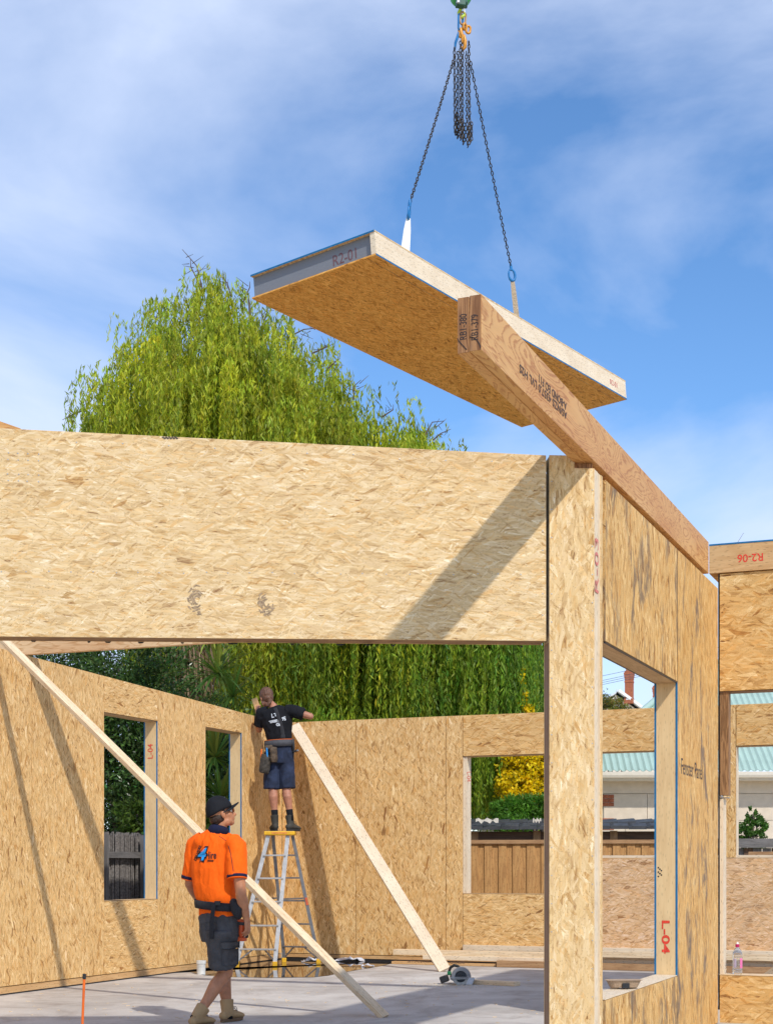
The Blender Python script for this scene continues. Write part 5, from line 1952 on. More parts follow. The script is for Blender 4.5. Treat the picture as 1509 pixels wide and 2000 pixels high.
MB().box(HW_.pt(s_0 + 0.35, -0.14, -0.03), HW_.d * (s_1 - s_0 - 0.5), V((0, 0, ze - 0.1)), -HW_.n * 6.0).build('wall', FASC, gh)
# block courses: each block its own piece with a joint round it
bh, bw_ = 0.585, 0.95
r_ = 0
z = ze - 0.425
while z > 0.3:
    u = s_0 + 0.4 - (bw_ / 2 if r_ % 2 else 0) + 0.27
    while u < HW_.s(1600):
        if u + bw_ > HW_.s(1150):
            MB().box(HW_.pt(u + 0.006, z - bh + 0.006, 0.0), HW_.d * (bw_ - 0.012), V((0, 0, bh - 0.012)), -HW_.n * 0.028).build('block', CREAM, gh)
        u += bw_
    z -= bh
    r_ += 1
# brick quoins near the corner
zq = ze - 0.44
for r_ in range(14):
    wq = 0.24 if (r_ // 3) % 2 == 0 else 0.0
    if wq:
        for kq in range(2):
            MB().box(HW_.pt(HW_.s(1176) + kq * 0.125, zq - 0.086 * (r_ + 1), 0.012), HW_.d * 0.12, V((0, 0, 0.078)), -HW_.n * 0.03).build('brick', BRICK, gh)

# brick chimney house far behind
YC2_ = 80.0
chh = thing('house', P(1300, 1690, YC2_) + V((0, 0, -1.44)), 'distant house with a white iron roof and tall red brick chimneys', 'house')
WROOF = plain('white_iron', (0.62, 0.66, 0.70), 0.5, var=0.08, scale=1.5)
a0_, a1_, a2_ = P(1200, 1340, YC2_), P(1264, 1386, YC2_), P(1390, 1470, YC2_)
dpt = V((1.0, 7.0, 0))
MB().prism([P(1203, 1345, YC2_), P(1400, 1487, YC2_), P(1400, 1487, YC2_) + V((0, 0, -0.12)), P(1203, 1350, YC2_)], dpt).build('roof', WROOF, chh)
MB().prism([P(1203, 1350.2, YC2_), P(1203, 1352, YC2_) + V((-5.0, 0, -3.4)), P(1203, 1355, YC2_) + V((-5.0, 0, -3.5)), P(1203, 1353.5, YC2_)], dpt).build('roof', WROOF, chh)
MB().prism([P(1201, 1356, YC2_ + 0.2), P(1395, 1494, YC2_ + 0.2), P(1395, 1740, YC2_ + 0.2), P(1040, 1740, YC2_ + 0.2), P(1040, 1470, YC2_ + 0.2)], V((0.9, 6.4, 0))).build('wall', FASC, chh)
MB().bar(P(1207, 1348.5, YC2_ - 0.1), P(1262, 1388.5, YC2_ - 0.1), 0.35, 0.14).build('barge_board', WHITE, chh)


def chimney(px, ytop, ybot, Y, wpx):
    c = P(px, ytop, Y)
    c2 = P(px, ybot, Y)
    wd_ = wpx / F * Y
    h = c.z - c2.z
    x = V((0.96, -0.28, 0))
    y = V((0.28, 0.96, 0))
    m = MB()
    prof = [(1.22, 0.0, 0.14), (1.0, 0.14, 0.62), (1.10, 0.62, 0.67), (1.0, 0.67, 0.72), (1.08, 0.72, 0.78), (1.16, 0.78, 0.86), (1.24, 0.86, 0.92), (1.06, 0.92, 0.97)]
    for f_, h0, h1 in prof:
        m.box(V((c2.x, c2.y, c2.z + h * h0)) - x * wd_ * f_ / 2 - y * wd_ * f_ / 2, x * wd_ * f_, y * wd_ * f_, V((0, 0, h * (h1 - h0) - 0.002)))
    o = m.build('chimney', BRICK, chh)
    MB().lathe(V((c.x, c.y, c2.z + h * 0.97)), UPV, [(wd_ * 0.46, 0), (wd_ * 0.38, h * 0.09), (wd_ * 0.42, h * 0.1)], 12).build('chimney_pot', plain('terracotta', (0.62, 0.22, 0.055), 0.8), o)
    MB().box(V((c2.x, c2.y, c2.z + h * 0.1)) - x * wd_ * 0.32 - y * wd_ * 0.62, x * wd_ * 0.5, y * 0.4, V((0, 0, h * 0.04))).build('flashing', WHITE, o)


chimney(1228, 1309, 1374, YC2_, 15.5)
chimney(1283, 1338, 1402, YC2_ + 4, 15.5)
# a dark weatherboard outbuilding behind the willow
ob = thing('outbuilding', P(985, 1690, 36) + V((0, 0, -1.44)), 'dark outbuilding corner with a pinkish post behind the yellow shrub', 'building')
MB().box(P(940, 1545, 36), V((1.1, -0.1, 0)), V((0, 0, 2.6)), V((0.1, 3, 0))).build('wall', plain('dark_blue_board', (0.10, 0.13, 0.17), 0.6), ob)
MB().box(P(981, 1560, 35.7), V((0.09, 0, 0)), V((0, 0, 2.7)), V((0, 0.1, 0))).build('post', plain('pinkish_paint', (0.40, 0.27, 0.24), 0.7), ob)
MB().box(P(940, 1700, 35.9), V((1.1, -0.1, 0)), V((0, 0, 1.85)), V((0.1, 3, 0))).build('plinth', CREAM, ob)

# overhead wires
for i, (y0, y1) in enumerate(((1319, 1306), (1328, 1311), (1332, 1316), (1336, 1320))):
    a, b = P(1100, y0 + 16, 62), P(1420, y0 - 60, 70)
    m = MB().tube([a.lerp(b, k / 10) - V((0, 0, 0.5 * 4 * (k / 10) * (1 - k / 10) * 0.2)) for k in range(11)], 0.010, 5)
    tag(m.build('power_line', plain('wire_grey', (0.08, 0.09, 0.11), 0.6), None), ('topmost overhead wire crossing the sky beside the brick chimney', 'second overhead wire from the top beside the brick chimney', 'third overhead wire from the top beside the brick chimney', 'lowest overhead wire beside the brick chimney')[i], 'power line', 'overhead wires')

# ------------------------------------------------------------------ people
def skin(name, col):
    m, t, b = newmat(name)
    tc = t.nodes.new('ShaderNodeTexCoord')
    n = tex_noise(t, tc.outputs['Object'], 22, 5, 0.6)
    c = ramp(t, n.outputs['Fac'], [(0.3, tuple(x * 0.80 for x in col)), (0.68, tuple(min(1, x * 1.12) for x in col))])
    t.links.new(c, b.inputs['Base Color'])
    b.inputs['Roughness'].default_value = 0.5
    b.inputs['Specular IOR Level'].default_value = 0.4
    b.inputs['Subsurface Weight'].default_value = 0.12
    b.inputs['Subsurface Radius'].default_value = (0.02, 0.008, 0.004)
    b.inputs['Subsurface Scale'].default_value = 0.3
    return m


def cloth(name, col, var=0.12, rough=0.85, weave=300, bump=0.25, sheen=0.0, col2=None):
    m, t, b = newmat(name)
    tc = t.nodes.new('ShaderNodeTexCoord')
    n = tex_noise(t, tc.outputs['Object'], 7, 5, 0.6, 0.5)
    c = ramp(t, n.outputs['Fac'], [(0.3, tuple(x * (1 - var) for x in (col2 or col))), (0.66, tuple(min(1, x * (1 + var)) for x in col))])
    t.links.new(c, b.inputs['Base Color'])
    f = tex_noise(t, tc.outputs['Object'], weave, 2)
    g = tex_noise(t, mapped(t, tc.outputs['Object'], (16, 16, 7)), 1.0, 4, 0.55, 0.8)
    a = math_(t, 'ADD', math_(t, 'MULTIPLY', f.outputs['Fac'], 0.08), g.outputs['Fac'])
    bp = t.nodes.new('ShaderNodeBump')
    bp.inputs['Strength'].default_value = bump
    bp.inputs['Distance'].default_value = 0.03
    t.links.new(a, bp.inputs['Height'])
    t.links.new(bp.outputs[0], b.inputs['Normal'])
    b.inputs['Roughness'].default_value = rough
    b.inputs['Specular IOR Level'].default_value = 0.2
    b.inputs['Sheen Weight'].default_value = sheen
    return m


SKIN1 = skin('tanned_skin', (0.47, 0.205, 0.105))
SKIN2 = skin('sunburnt_skin', (0.43, 0.19, 0.115))
HAIR1 = plain('dark_brown_hair', (0.035, 0.018, 0.012), 0.5, var=0.5, scale=70, bump=0.8)
HAIR2 = plain('brown_hair', (0.125, 0.055, 0.028), 0.45, var=0.5, scale=80, bump=0.8)
ORANGE = cloth('orange_polo', (0.95, 0.13, 0.004), 0.09, 0.75, bump=0.6, sheen=0.0)
NAVY = cloth('navy_trim', (0.012, 0.015, 0.045), 0.2)
CHAR = cloth('charcoal_drill', (0.068, 0.066, 0.070), 0.3, bump=0.6)
CAPM = cloth('black_cap_cloth', (0.010, 0.011, 0.015), 0.25, 0.8)
TEE = cloth('black_tee', (0.0085, 0.009, 0.012), 0.2, bump=0.5)
NAVYSH = cloth('navy_drill', (0.024, 0.034, 0.068), 0.3, bump=0.45, col2=(0.016, 0.02, 0.034))
SOCK = cloth('black_sock', (0.008, 0.009, 0.012), 0.2)
TANB = cloth('tan_suede', (0.42, 0.27, 0.135), 0.14, 0.9, bump=0.3)
SOLE = plain('tan_rubber_sole', (0.18, 0.11, 0.06), 0.8)
GREYB = cloth('grey_boot_leather', (0.050, 0.047, 0.040), 0.3, 0.7, bump=0.4)
DSOLE = plain('dark_rubber_sole', (0.02, 0.02, 0.02), 0.8)
LEATH = plain('worn_leather', (0.085, 0.058, 0.036), 0.75, var=0.55, scale=22, bump=0.5)
ORTRIM = plain('orange_trim', (0.72, 0.15, 0.02), 0.6)
SHIRTINK = plain('print_black', (0.012, 0.010, 0.014), 0.6, var=0.05)
SHIRTBLUE = plain('print_blue', (0.01, 0.30, 0.72), 0.55, var=0.05)
WHITEINK = plain('print_white', (0.62, 0.66, 0.70), 0.7, var=0.1)


def orth(f, u):
    f = V(f).normalized()
    u = V(u)
    u = (u - f * u.dot(f)).normalized()
    return f, u, f.cross(u)        # forward, up, right


def head(mb, hc, f, u, s=1.0):
    """Skull, face, jaw, nose, lips, ears and neck stub as pieces of the body's one surface."""
    f, u, r = orth(f, u)
    E_ = lambda a, b, c, x, y, z: mb.ell(hc + f * a * s + u * b * s + r * c * s, r * x * s, f * y * s, u * z * s)
    E_(-0.008, 0.028, 0, 0.074, 0.096, 0.094)        # cranium
    E_(0.040, -0.035, 0, 0.060, 0.058, 0.075)        # face
    E_(0.058, -0.092, 0, 0.036, 0.034, 0.028)        # chin
    E_(0.020, -0.075, 0.034, 0.028, 0.050, 0.036)    # jaw sides
    E_(0.020, -0.075, -0.034, 0.028, 0.050, 0.036)
    E_(0.080, 0.012, 0, 0.050, 0.018, 0.014)         # brow
    mb.tube([hc + f * 0.088 * s + u * 0.004 * s, hc + f * 0.103 * s - u * 0.022 * s, hc + f * 0.112 * s - u * 0.040 * s], [0.009 * s, 0.011 * s, 0.0145 * s], 10, cap='round')   # nose
    E_(0.096, -0.046, 0.012, 0.010, 0.012, 0.008)
    E_(0.096, -0.046, -0.012, 0.010, 0.012, 0.008)
    E_(0.091, -0.064, 0, 0.024, 0.011, 0.0065)       # lips
    E_(0.089, -0.074, 0, 0.022, 0.011, 0.0070)
    for sg in (-1, 1):                               # ears
        E_(0.002, -0.012, 0.078 * sg, 0.010, 0.020, 0.032)
        E_(0.000, -0.036, 0.074 * sg, 0.008, 0.010, 0.012)
        E_(0.052, -0.028, 0.040 * sg, 0.022, 0.020, 0.024)   # cheeks


def hand(mb, wrist, d, pn, curl, thumb_side, s=1.0):
    """Palm, four jointed fingers of unequal length and a thumb. d: along the hand, pn: out of the palm."""
    d, pn, a = orth(d, pn)
    a = a * thumb_side                       # towards the thumb
    mb.tube([wrist, wrist + d * 0.04 * s, wrist + d * 0.088 * s], [(0.029 * s, 0.020 * s), (0.040 * s, 0.017 * s), (0.042 * s, 0.014 * s)], 12, side=a, cap='round')
    for k, (off, ln) in enumerate(((0.030, 0.072), (0.010, 0.080), (-0.011, 0.075), (-0.031, 0.058))):
        p = wrist + d * (0.078 - abs(off - 0.008) * 0.25) * s + a * off * s
        dd = (d + a * off * 2.2).normalized()
        pts = [p - dd * 0.02 * s, p]
        ang = 0.0
        for seg, q in ((0.46, 0.8), (0.30, 1.0), (0.24, 0.7)):
            ang += curl * q * (1 + 0.12 * k)
            v = dd * math.cos(ang) + pn * math.sin(ang)
            p = p + v * ln * seg * s
            pts.append(p)
        mb.tube(pts, [0.0105 * s, 0.0100 * s, 0.0092 * s, 0.0086 * s, 0.0074 * s], 8, cap='round')
    p = wrist + d * 0.022 * s + a * 0.026 * s
    v1 = (d * 0.72 + a * 0.55 + pn * 0.32).normalized()
    v2 = (d * 0.9 + a * 0.1 + pn * 0.45).normalized()
    mb.tube([p, p + v1 * 0.036 * s, p + v1 * 0.036 * s + v2 * 0.030 * s, p + v1 * 0.036 * s + v2 * 0.052 * s], [0.0150 * s, 0.0125 * s, 0.0105 * s, 0.0085 * s], 8, cap='round')


def ringband(mb, rings, wall=0.006, n=40):
    """Closed belt-like band: rings = (centre, a vector, b vector)."""
    vs, fs = [], []
    for off in (0.0, wall):
        for c, a, b in rings:
            for k in range(n):
                t = 2 * math.pi * k / n
                ca, sb_ = math.cos(t), math.sin(t)
                vs.append(V(c) + V(a).normalized() * (V(a).length + off) * ca + V(b).normalized() * (V(b).length + off) * sb_)
    m = len(rings)
    for i in range(m - 1):
        for k in range(n):
            k2 = (k + 1) % n
            o_ = m * n
            fs.append([i * n + k, (i + 1) * n + k, (i + 1) * n + k2, i * n + k2])
            fs.append([o_ + i * n + k, o_ + i * n + k2, o_ + (i + 1) * n + k2, o_ + (i + 1) * n + k])
    for i in (0, m - 1):
        for k in range(n):
            k2 = (k + 1) % n
            o_ = m * n
            q = [i * n + k, i * n + k2, o_ + i * n + k2, o_ + i * n + k]
            fs.append(q if i == 0 else q[::-1])
    return mb.add(vs, fs)


def boot(par, ankle, toe, groundz, matu, mats, s=1.0, name='boot', ht=0.13, shaft=None, lift=0.0):
    """Lace-up work boot: shaft, rounded toe, heel, separate sole and laces."""
    f = V(toe) - V(ankle)
    f.z = 0
    f.normalize()
    r = f.cross(V((0, 0, 1)))
    a = V((ankle.x, ankle.y, groundz))
    up = shaft if shaft is not None else V((0, 0, 1))
    pit = V((0, 0, 1))
    m = MB()
    heel = a - f * 0.055 * s
    m.tube([a + V((0, 0, 0.05)), a + V((0, 0, 0.09)) + up * 0.0, a + V((0, 0, 0.09)) + up * (ht - 0.08), a + V((0, 0, 0.09)) + up * (ht - 0.03)], [(0.045 * s, 0.055 * s), (0.044 * s, 0.056 * s), (0.050 * s, 0.056 * s), (0.053 * s, 0.060 * s)], 16, side=r)
    m.tube([heel + V((0, 0, 0.055)), a + f * 0.03 * s + V((0, 0, 0.06)), a + f * 0.10 * s + V((0, 0, 0.053)), a + f * 0.155 * s + V((0, 0, 0.045)), a + f * 0.19 * s + V((0, 0, 0.04))], [(0.038 * s, 0.035), (0.043 * s, 0.040), (0.047 * s, 0.034), (0.046 * s, 0.027), (0.036 * s, 0.018)], 16, side=r, cap='round')
    m.ell(heel + V((0, 0, 0.05)), r * 0.036 * s, f * 0.03, V((0, 0, 0.035)))
    for k in range(3):
        p = a + f * (0.035 + 0.02 * k) * s + V((0, 0, 0.105 - 0.015 * k))
        m.tube([p - r * 0.03, p + V((0, 0, 0.012)), p + r * 0.03], 0.008, 6, cap='round')
    b = blob(name, m, matu, par, 0.0075, 3, (0.0016, 30, (1, 1, 1)))
    vs = []
    for z, g in ((0.0, 0.96), (0.028, 1.0)):
        for k in range(20):
            t = 2 * math.pi * k / 20
            c_, s_ = math.cos(t), math.sin(t)
            x = 0.06 + 0.148 * c_
            wd_ = (0.050 if c_ > -0.2 else 0.042) * s * (1 - 0.12 * max(c_, 0) ** 3)
            vs.append(a + f * x * s * g + r * wd_ * s_ * g + V((0, 0, z)))
    MB().add(vs, [list(range(20))[::-1], list(range(20, 40))] + [[k, (k + 1) % 20, 20 + (k + 1) % 20, 20 + k] for k in range(20)]).build('sole', mats, b, bevel=0.004)
    m = MB()
    for k in range(4):
        p = a + f * (0.055 + 0.017 * k) * s + V((0, 0, 0.125 - 0.014 * k))
        m.tube([p - r * 0.022, p + V((0, 0, 0.006)), p + r * 0.022], 0.003, 5)
    m.tube([a + f * 0.05 + V((0, 0, 0.13)) + r * 0.01, a + f * 0.075 + V((0, 0, 0.12)) + r * 0.035, a + f * 0.08 + V((0, 0, 0.085)) + r * 0.045], 0.0028, 5)
    m.build('lace', DARKFAB, b)
    return b


def bvh_of(o):
    me = o.data
    return BVHTree.FromPolygons([v.co.copy() for v in me.vertices], [list(p.vertices) for p in me.polygons])


# ---- worker in the orange polo, walking away to the right, looking up
YA = 12.300
A = lambda px, py, Y=YA: P(px, py, Y)
pa = thing('person', A(415, 1690) * 1.0 + V((0, 0, -1.3)), 'person in orange polo shirt, black cap and charcoal shorts walking and looking up', 'person')
bf_ = V((0.50, 0.866, 0))                      # way the body faces
br_ = V((0.866, -0.50, 0))                     # the body's right
pel = A(427, 1806)
nk = A(428, 1626)
hc = A(431, 1589, YA)
shL, shR = A(384, 1650, 12.420), A(461, 1652, 12.180)
elL, wrL = A(371, 1726, 12.450), A(394, 1768, 12.610)
elR, wrR = A(471, 1748, 12.110), A(482, 1796, 12.170)
hipL, hipR = A(424, 1815, 12.380), A(431, 1818, 12.220)
knL, anL = A(438, 1898, 12.610), A(444, 1977, 12.550)
knR, anR = A(441, 1900, 12.310), A(388, 1979, 12.110)
hf = V((0.90, 0.30, 0.30))
m = MB()
head(m, hc, hf, V((-0.30, -0.1, 1)), 1.0)
m.tube([A(426, 1650), A(427, 1630), A(432, 1605)], [(0.064, 0.058), (0.056, 0.056), (0.055, 0.058)], 14, side=br_, cap='round')
m.tube([A(424, 1645), A(421, 1690), A(424, 1740), A(428, 1790), A(429, 1822)], [(0.12, 0.07), (0.16, 0.095), (0.14, 0.085), (0.13, 0.085), (0.11, 0.08)], 16, side=br_, cap='round')
for sh_, el_, wr_ in ((shL, elL, wrL), (shR, elR, wrR)):
    m.tube([sh_, sh_.lerp(el_, 0.5), el_], [0.050, 0.050, 0.044], 12, cap='round')
    m.tube([el_, el_.lerp(wr_, 0.3), wr_], [(0.044, 0.044), (0.046, 0.043), (0.028, 0.024)], 12, cap='round')
m.ell(A(424, 1648), br_ * 0.10, bf_ * 0.05, V((0, 0, 0.03)))
for hp_, kn_, an_ in ((hipL, knL, anL), (hipR, knR, anR)):
    m.tube([hp_, hp_.lerp(kn_, 0.5), kn_], [0.074, 0.072, 0.060], 14, cap='round')
    cal = kn_.lerp(an_, 0.32) - bf_ * 0.018
    m.tube([kn_, cal, kn_.lerp(an_, 0.68), an_], [0.058, 0.060, 0.044, 0.036], 14, cap='round')
    m.ell(kn_ + bf_ * 0.018, br_ * 0.045, bf_ * 0.042, V((0, 0, 0.05)))
hand(m, wrR, V((0.12, 0.05, -1)), V((-0.75, 0.35, 0.0)), 0.42, 1)
hand(m, wrL, V((0.75, 0.35, -0.3)), V((0.0, -0.5, -0.6)), 0.35, 1)
body = blob('body', m, SKIN1, pa, 0.0062, 3)
# polo shirt
m = MB()
tors = [(425, 1625, 0.082, 0.078), (423, 1634, 0.140, 0.098), (421, 1648, 0.190, 0.118), (419, 1668, 0.208, 0.128), (417, 1700, 0.205, 0.132), (418, 1735, 0.188, 0.128), (424, 1762, 0.172, 0.122), (427, 1778, 0.172, 0.124), (428, 1791, 0.178, 0.128)]
m.tube([A(x, y) for x, y, a, b in tors], [(a, b) for x, y, a, b in tors], 24, side=br_)
slL, slR = A(373, 1714, 12.450), A(463, 1712, 12.130)
m.tube([shL + (nk - shL) * 0.25, shL, shL.lerp(slL, 0.5), slL], [0.085, 0.083, 0.082, 0.078], 16)
m.tube([shR + (nk - shR) * 0.25, shR, shR.lerp(slR, 0.5), slR], [0.085, 0.084, 0.084, 0.080], 16)
m.tube([A(396, 1645), A(447, 1645)], [0.075, 0.075], 12, side=V((0, 0, 1)), cap='round')
shirt = blob('polo_shirt', m, ORANGE, pa, 0.009, 5, (0.012, 6.0, (1.3, 1.3, 0.5)))
for q, sl_, sh_ in ((0, slL, shL), (1, slR, shR)):
    d = (sl_ - sh_).normalized()
    m = MB()
    m.tube([sl_ - d * 0.012, sl_ + d * 0.012], [0.0805, 0.0795] if q == 0 else [0.0835, 0.0825], 22)
    m.build('sleeve_cuff', NAVY, shirt, smooth=True, bevel=0.003)
    MB().tube([sl_ + d * 0.0125, sl_ + d * 0.020], [0.0785, 0.0775] if q == 0 else [0.0815, 0.0805], 22).build('sleeve_hem', ORANGE, shirt, smooth=True, bevel=0.002)
m = MB()
c0, c1 = A(425, 1627), A(428, 1616)
ringband(m, [(c0 - V((0, 0, 0.008)), br_ * 0.088, bf_ * 0.082), (c0.lerp(c1, 0.6), br_ * 0.074, bf_ * 0.074 + V((0, 0, -0.012))), (c1, br_ * 0.066, bf_ * 0.068 + V((0, 0, -0.02)))], 0.008)
m.build('collar', NAVY, shirt, smooth=True)
m = MB()
cpx = A(449, 1630, 12.380)
m.prism([cpx, cpx + V((0.055, 0.02, -0.012)), cpx + V((0.05, 0.02, -0.045)), cpx + V((0.012, 0.02, -0.02))], V((-0.01, 0.03, 0.0)))
m.build('collar_point', ORANGE, shirt, bevel=0.003)
bv = bvh_of(shirt)
vd = V((0.0, 1.0, 0.0))
lx, lu = V((1, -0.02, 0)), UPV
lettering('4', 0.150, A(386.2, 1681.0) - V((0, 0.4, 0)), lx, lu, SHIRTINK, shirt, 'logo_outline', bvh=bv, away=vd, bold=0.014, shear=0.28, squash=0.95)
o4 = lettering('4', 0.136, A(387.4, 1679.6) - V((0, 0.4, 0)), lx, lu, SHIRTBLUE, shirt, 'logo_numeral', bvh=bv, away=vd, bold=0.004, shear=0.28, squash=0.98)
for v in o4.data.vertices:
    v.co.y -= 0.003
lettering('Hire', 0.084, A(404.8, 1677) - V((0, 0.4, 0)), lx, lu, SHIRTINK, shirt, 'lettering', bvh=bv, away=vd, bold=0.0012, squash=0.60)
lettering('www.drivers4hire', 0.020, A(409, 1680.5) - V((0, 0.4, 0)), lx, lu, SHIRTINK, shirt, 'lettering', bvh=bv, away=vd, bold=0.0004) if False else None
MB_ = MB()
for k in range(7):
    lettering('DRIVERS'[k], 0.034, A(384.5 + k * 1.75, 1682 - k * 4.3) - V((0, 0.4, 0)), V((0.38, 0, 0.92)), V((-0.92, 0, 0.38)), SHIRTINK, shirt, 'lettering', bvh=bv, away=vd, bold=0.0012)
for k in range(2):
    m = MB()
    pts = []
    for i in range(5):
        h = bv.ray_cast(A(409 + i * 3.1, 1680.2 + k * 1.9) - V((0, 1, 0)) - wloc(shirt), vd)
        if h[0]:
            pts.append(h[0] + wloc(shirt) - V((0, 0.004, 0)))
    if len(pts) > 1:
        m.tube(pts, 0.0022, 5)
        m.build('print_line', SHIRTINK, shirt)
m = MB()        # dark piping down the raglan seam
pts = []
for x, y in ((431, 1634), (437, 1637), (445, 1643), (451, 1653), (456, 1668), (459, 1684), (462, 1702)):
    h = bv.ray_cast(A(x, y) - V((0, 1, 0)) - wloc(shirt), vd)
    if h[0]:
        pts.append(h[0] + wloc(shirt) - V((0, 0.002, 0)))
if len(pts) > 1:
    m.tube(pts, 0.0022, 5)
    m.build('piping', NAVY, shirt)
# shorts
m = MB()
m.tube([A(427, 1782), A(428, 1798), A(430, 1818), A(431, 1838)], [(0.172, 0.128), (0.178, 0.138), (0.180, 0.145), (0.165, 0.135)], 22, side=br_)
hmL, hmR = A(440, 1884, 12.550), A(433, 1889, 12.290)
m.tube([hipL, hipL.lerp(hmL, 0.5), hmL], [(0.115, 0.115), (0.112, 0.118), (0.108, 0.115)], 18)
m.tube([hipR + V((0, 0, 0.02)), hipR.lerp(hmR, 0.5), hmR], [(0.118, 0.122), (0.114, 0.124), (0.108, 0.118)], 18)
shorts = blob('shorts', m, CHAR, pa, 0.010, 5, (0.012, 7, (1.1, 1.1, 0.9)))
# cargo pocket with flap on the right leg, hip pocket
sv_ = bvh_of(shorts)


def patch(px0, py0, px1, py1, mat, name, par, th=0.012, bvh=None, Y=YA, nx=5, ny=5):
    """Cloth patch lying on the garment below it."""
    l = wloc(par)
    g = []
    for j in range(ny + 1):
        for i in range(nx + 1):
            p = A(px0 + (px1 - px0) * i / nx, py0 + (py1 - py0) * j / ny, Y)
            h = bvh.ray_cast(p - V((0, 1, 0)) - l, V((0, 1, 0)))
            if h[0] is None:
                h = (p - l,)
            g.append(h[0] + l)
    m = MB()
    top = [p - V((-0.3, 1, 0)).normalized() * th * (0.45 if (k % (nx + 1)) in (0, nx) else 1) for k, p in enumerate(g)]
    n = len(g)
    fs = []
    for j in range(ny):
        for i in range(nx):
            a = j * (nx + 1) + i
            q = [a, a + 1, a + nx + 2, a + nx + 1]
            fs.append(q)
    rim = [i for i in range(nx + 1)] + [j * (nx + 1) + nx for j in range(1, ny + 1)] + [ny * (nx + 1) + i for i in range(nx - 1, -1, -1)] + [j * (nx + 1) for j in range(ny - 1, 0, -1)]
    for a, b in zip(rim, rim[1:] + rim[:1]):
        fs.append([a, b, n + b, n + a])
    m.add(top + [p + V((0, 0.01, 0)) for p in g], fs)
    return m.build(name, mat, par, smooth=True)


patch(437, 1852, 466, 1884, CHAR, 'cargo_pocket', shorts, 0.022, sv_)
patch(434, 1838, 468, 1851, CHAR, 'pocket_flap', shorts, 0.027, sv_)
patch(403, 1800, 427, 1816, CHAR, 'hip_pocket', shorts, 0.007, sv_)
# work belt and its hanging strap
m = MB()
ringband(m, [(A(424.5, 1776) , br_ * 0.186 + V((0, 0, -0.016)), bf_ * 0.140), (A(424, 1769), br_ * 0.188 + V((0, 0, -0.016)), bf_ * 0.142), (A(423.5, 1760), br_ * 0.186 + V((0, 0, -0.016)), bf_ * 0.140)], 0.012)
m.build('tool_belt', DARKFAB, pa, smooth=True)
m = MB()
m.tube([A(456, 1762, 12.150), A(463, 1778, 12.130), A(465, 1788, 12.150)], [(0.035, 0.03), (0.05, 0.04), (0.035, 0.035)], 12, cap='round')
m.build('belt_pouch', DARKFAB, pa, smooth=True)
m = MB()
m.tube([A(417, 1763, 12.125), A(416, 1780, 12.110), A(413.5, 1800, 12.105), A(413, 1834, 12.115)], [(0.019, 0.006)] * 4, 8, side=V((1, -0.25, 0)))
m.build('belt_strap', DARKFAB, pa, smooth=False, bevel=0.002)
MB().cbox(A(425, 1764, 12.120), 0.05, 0.012, 0.035, V((1, -0.25, 0)).normalized(), V((0.25, 1, 0)).normalized()).build('buckle', BLACKP, pa, bevel=0.003)
# socks and boots
for an_, kn_, toe, gz in ((anL, knL, anL + bf_, 0.0), (anR, knR, anR + bf_, 0.0)):
    u = (kn_ - an_).normalized()
    m = MB()
    m.tube([an_ - u * 0.06, an_ - u * 0.0, an_ + u * 0.045], [0.043, 0.043, 0.046], 16)
    m.build('sock', SOCK, pa, smooth=True)
    boot(pa, an_ - u * 0.02, toe, gz, TANB, SOLE, 1.05, 'boot', 0.125, u)
# cap
f, u, r = orth(V((0.90, 0.30, 0.36)), V((-0.36, -0.1, 1)))
cc0 = hc + u * 0.030 - f * 0.006
vs, fs = [], []
n, mrows = 32, 9
for j in range(mrows + 1):
    t = j / mrows * 1.62
    for k in range(n):
        p = 2 * math.pi * k / n
        rx, ry, rz = 0.087, 0.110, 0.118
        squ = 1.0 + 0.03 * math.cos(p) * math.sin(t)
        dz = -0.022 * max(0, -math.cos(p)) * (j / mrows) ** 2
        vs.append(cc0 + r * rx * math.sin(p) * math.sin(t) + f * ry * squ * math.cos(p) * math.sin(t) + u * (rz * math.cos(t) + dz))
for j in range(mrows):
    for k in range(n):
        k2 = (k + 1) % n
        fs.append([j * n + k, (j + 1) * n + k, (j + 1) * n + k2, j * n + k2])
capo = MB().add(vs, fs).build('cap', CAPM, pa, smooth=True)
capo.modifiers.new('thick', 'SOLIDIFY').thickness = 0.004
m = MB()
vs, fs = [], []
nb = 14
for j in range(6):
    q = j / 5
    for i in range(nb + 1):
        a = -1.15 + 2.3 * i / nb
        rr = 1 + q * 0.72 * math.cos(a * 0.86)
        vs.append(cc0 + f * 0.104 * math.cos(a) * rr + r * 0.086 * math.sin(a) * (1 + 0.05 * q) + u * (-0.002 + 0.012 * q - 0.050 * (math.sin(a) ** 2) * (0.35 + 0.65 * q)))
for j in range(5):
    for i in range(nb):
        a = j * (nb + 1) + i
        fs.append([a, a + 1, a + nb + 2, a + nb + 1])
pk_ = m.add(vs, fs).build('peak', CAPM, capo, smooth=True)
pk_.modifiers.new('thick', 'SOLIDIFY').thickness = 0.008
MB().ell(cc0 + u * 0.119, r * 0.009, f * 0.009, u * 0.005).build('button', CAPM, capo, smooth=True)
m = MB()
m.tube([cc0 + f * (0.110 * math.sin(t_) ) + u * 0.118 * math.cos(t_) + r * 0.018 for t_ in (0.75, 1.0, 1.25)], 0.0028, 5)
m.build('badge_edge', WHITE, capo)
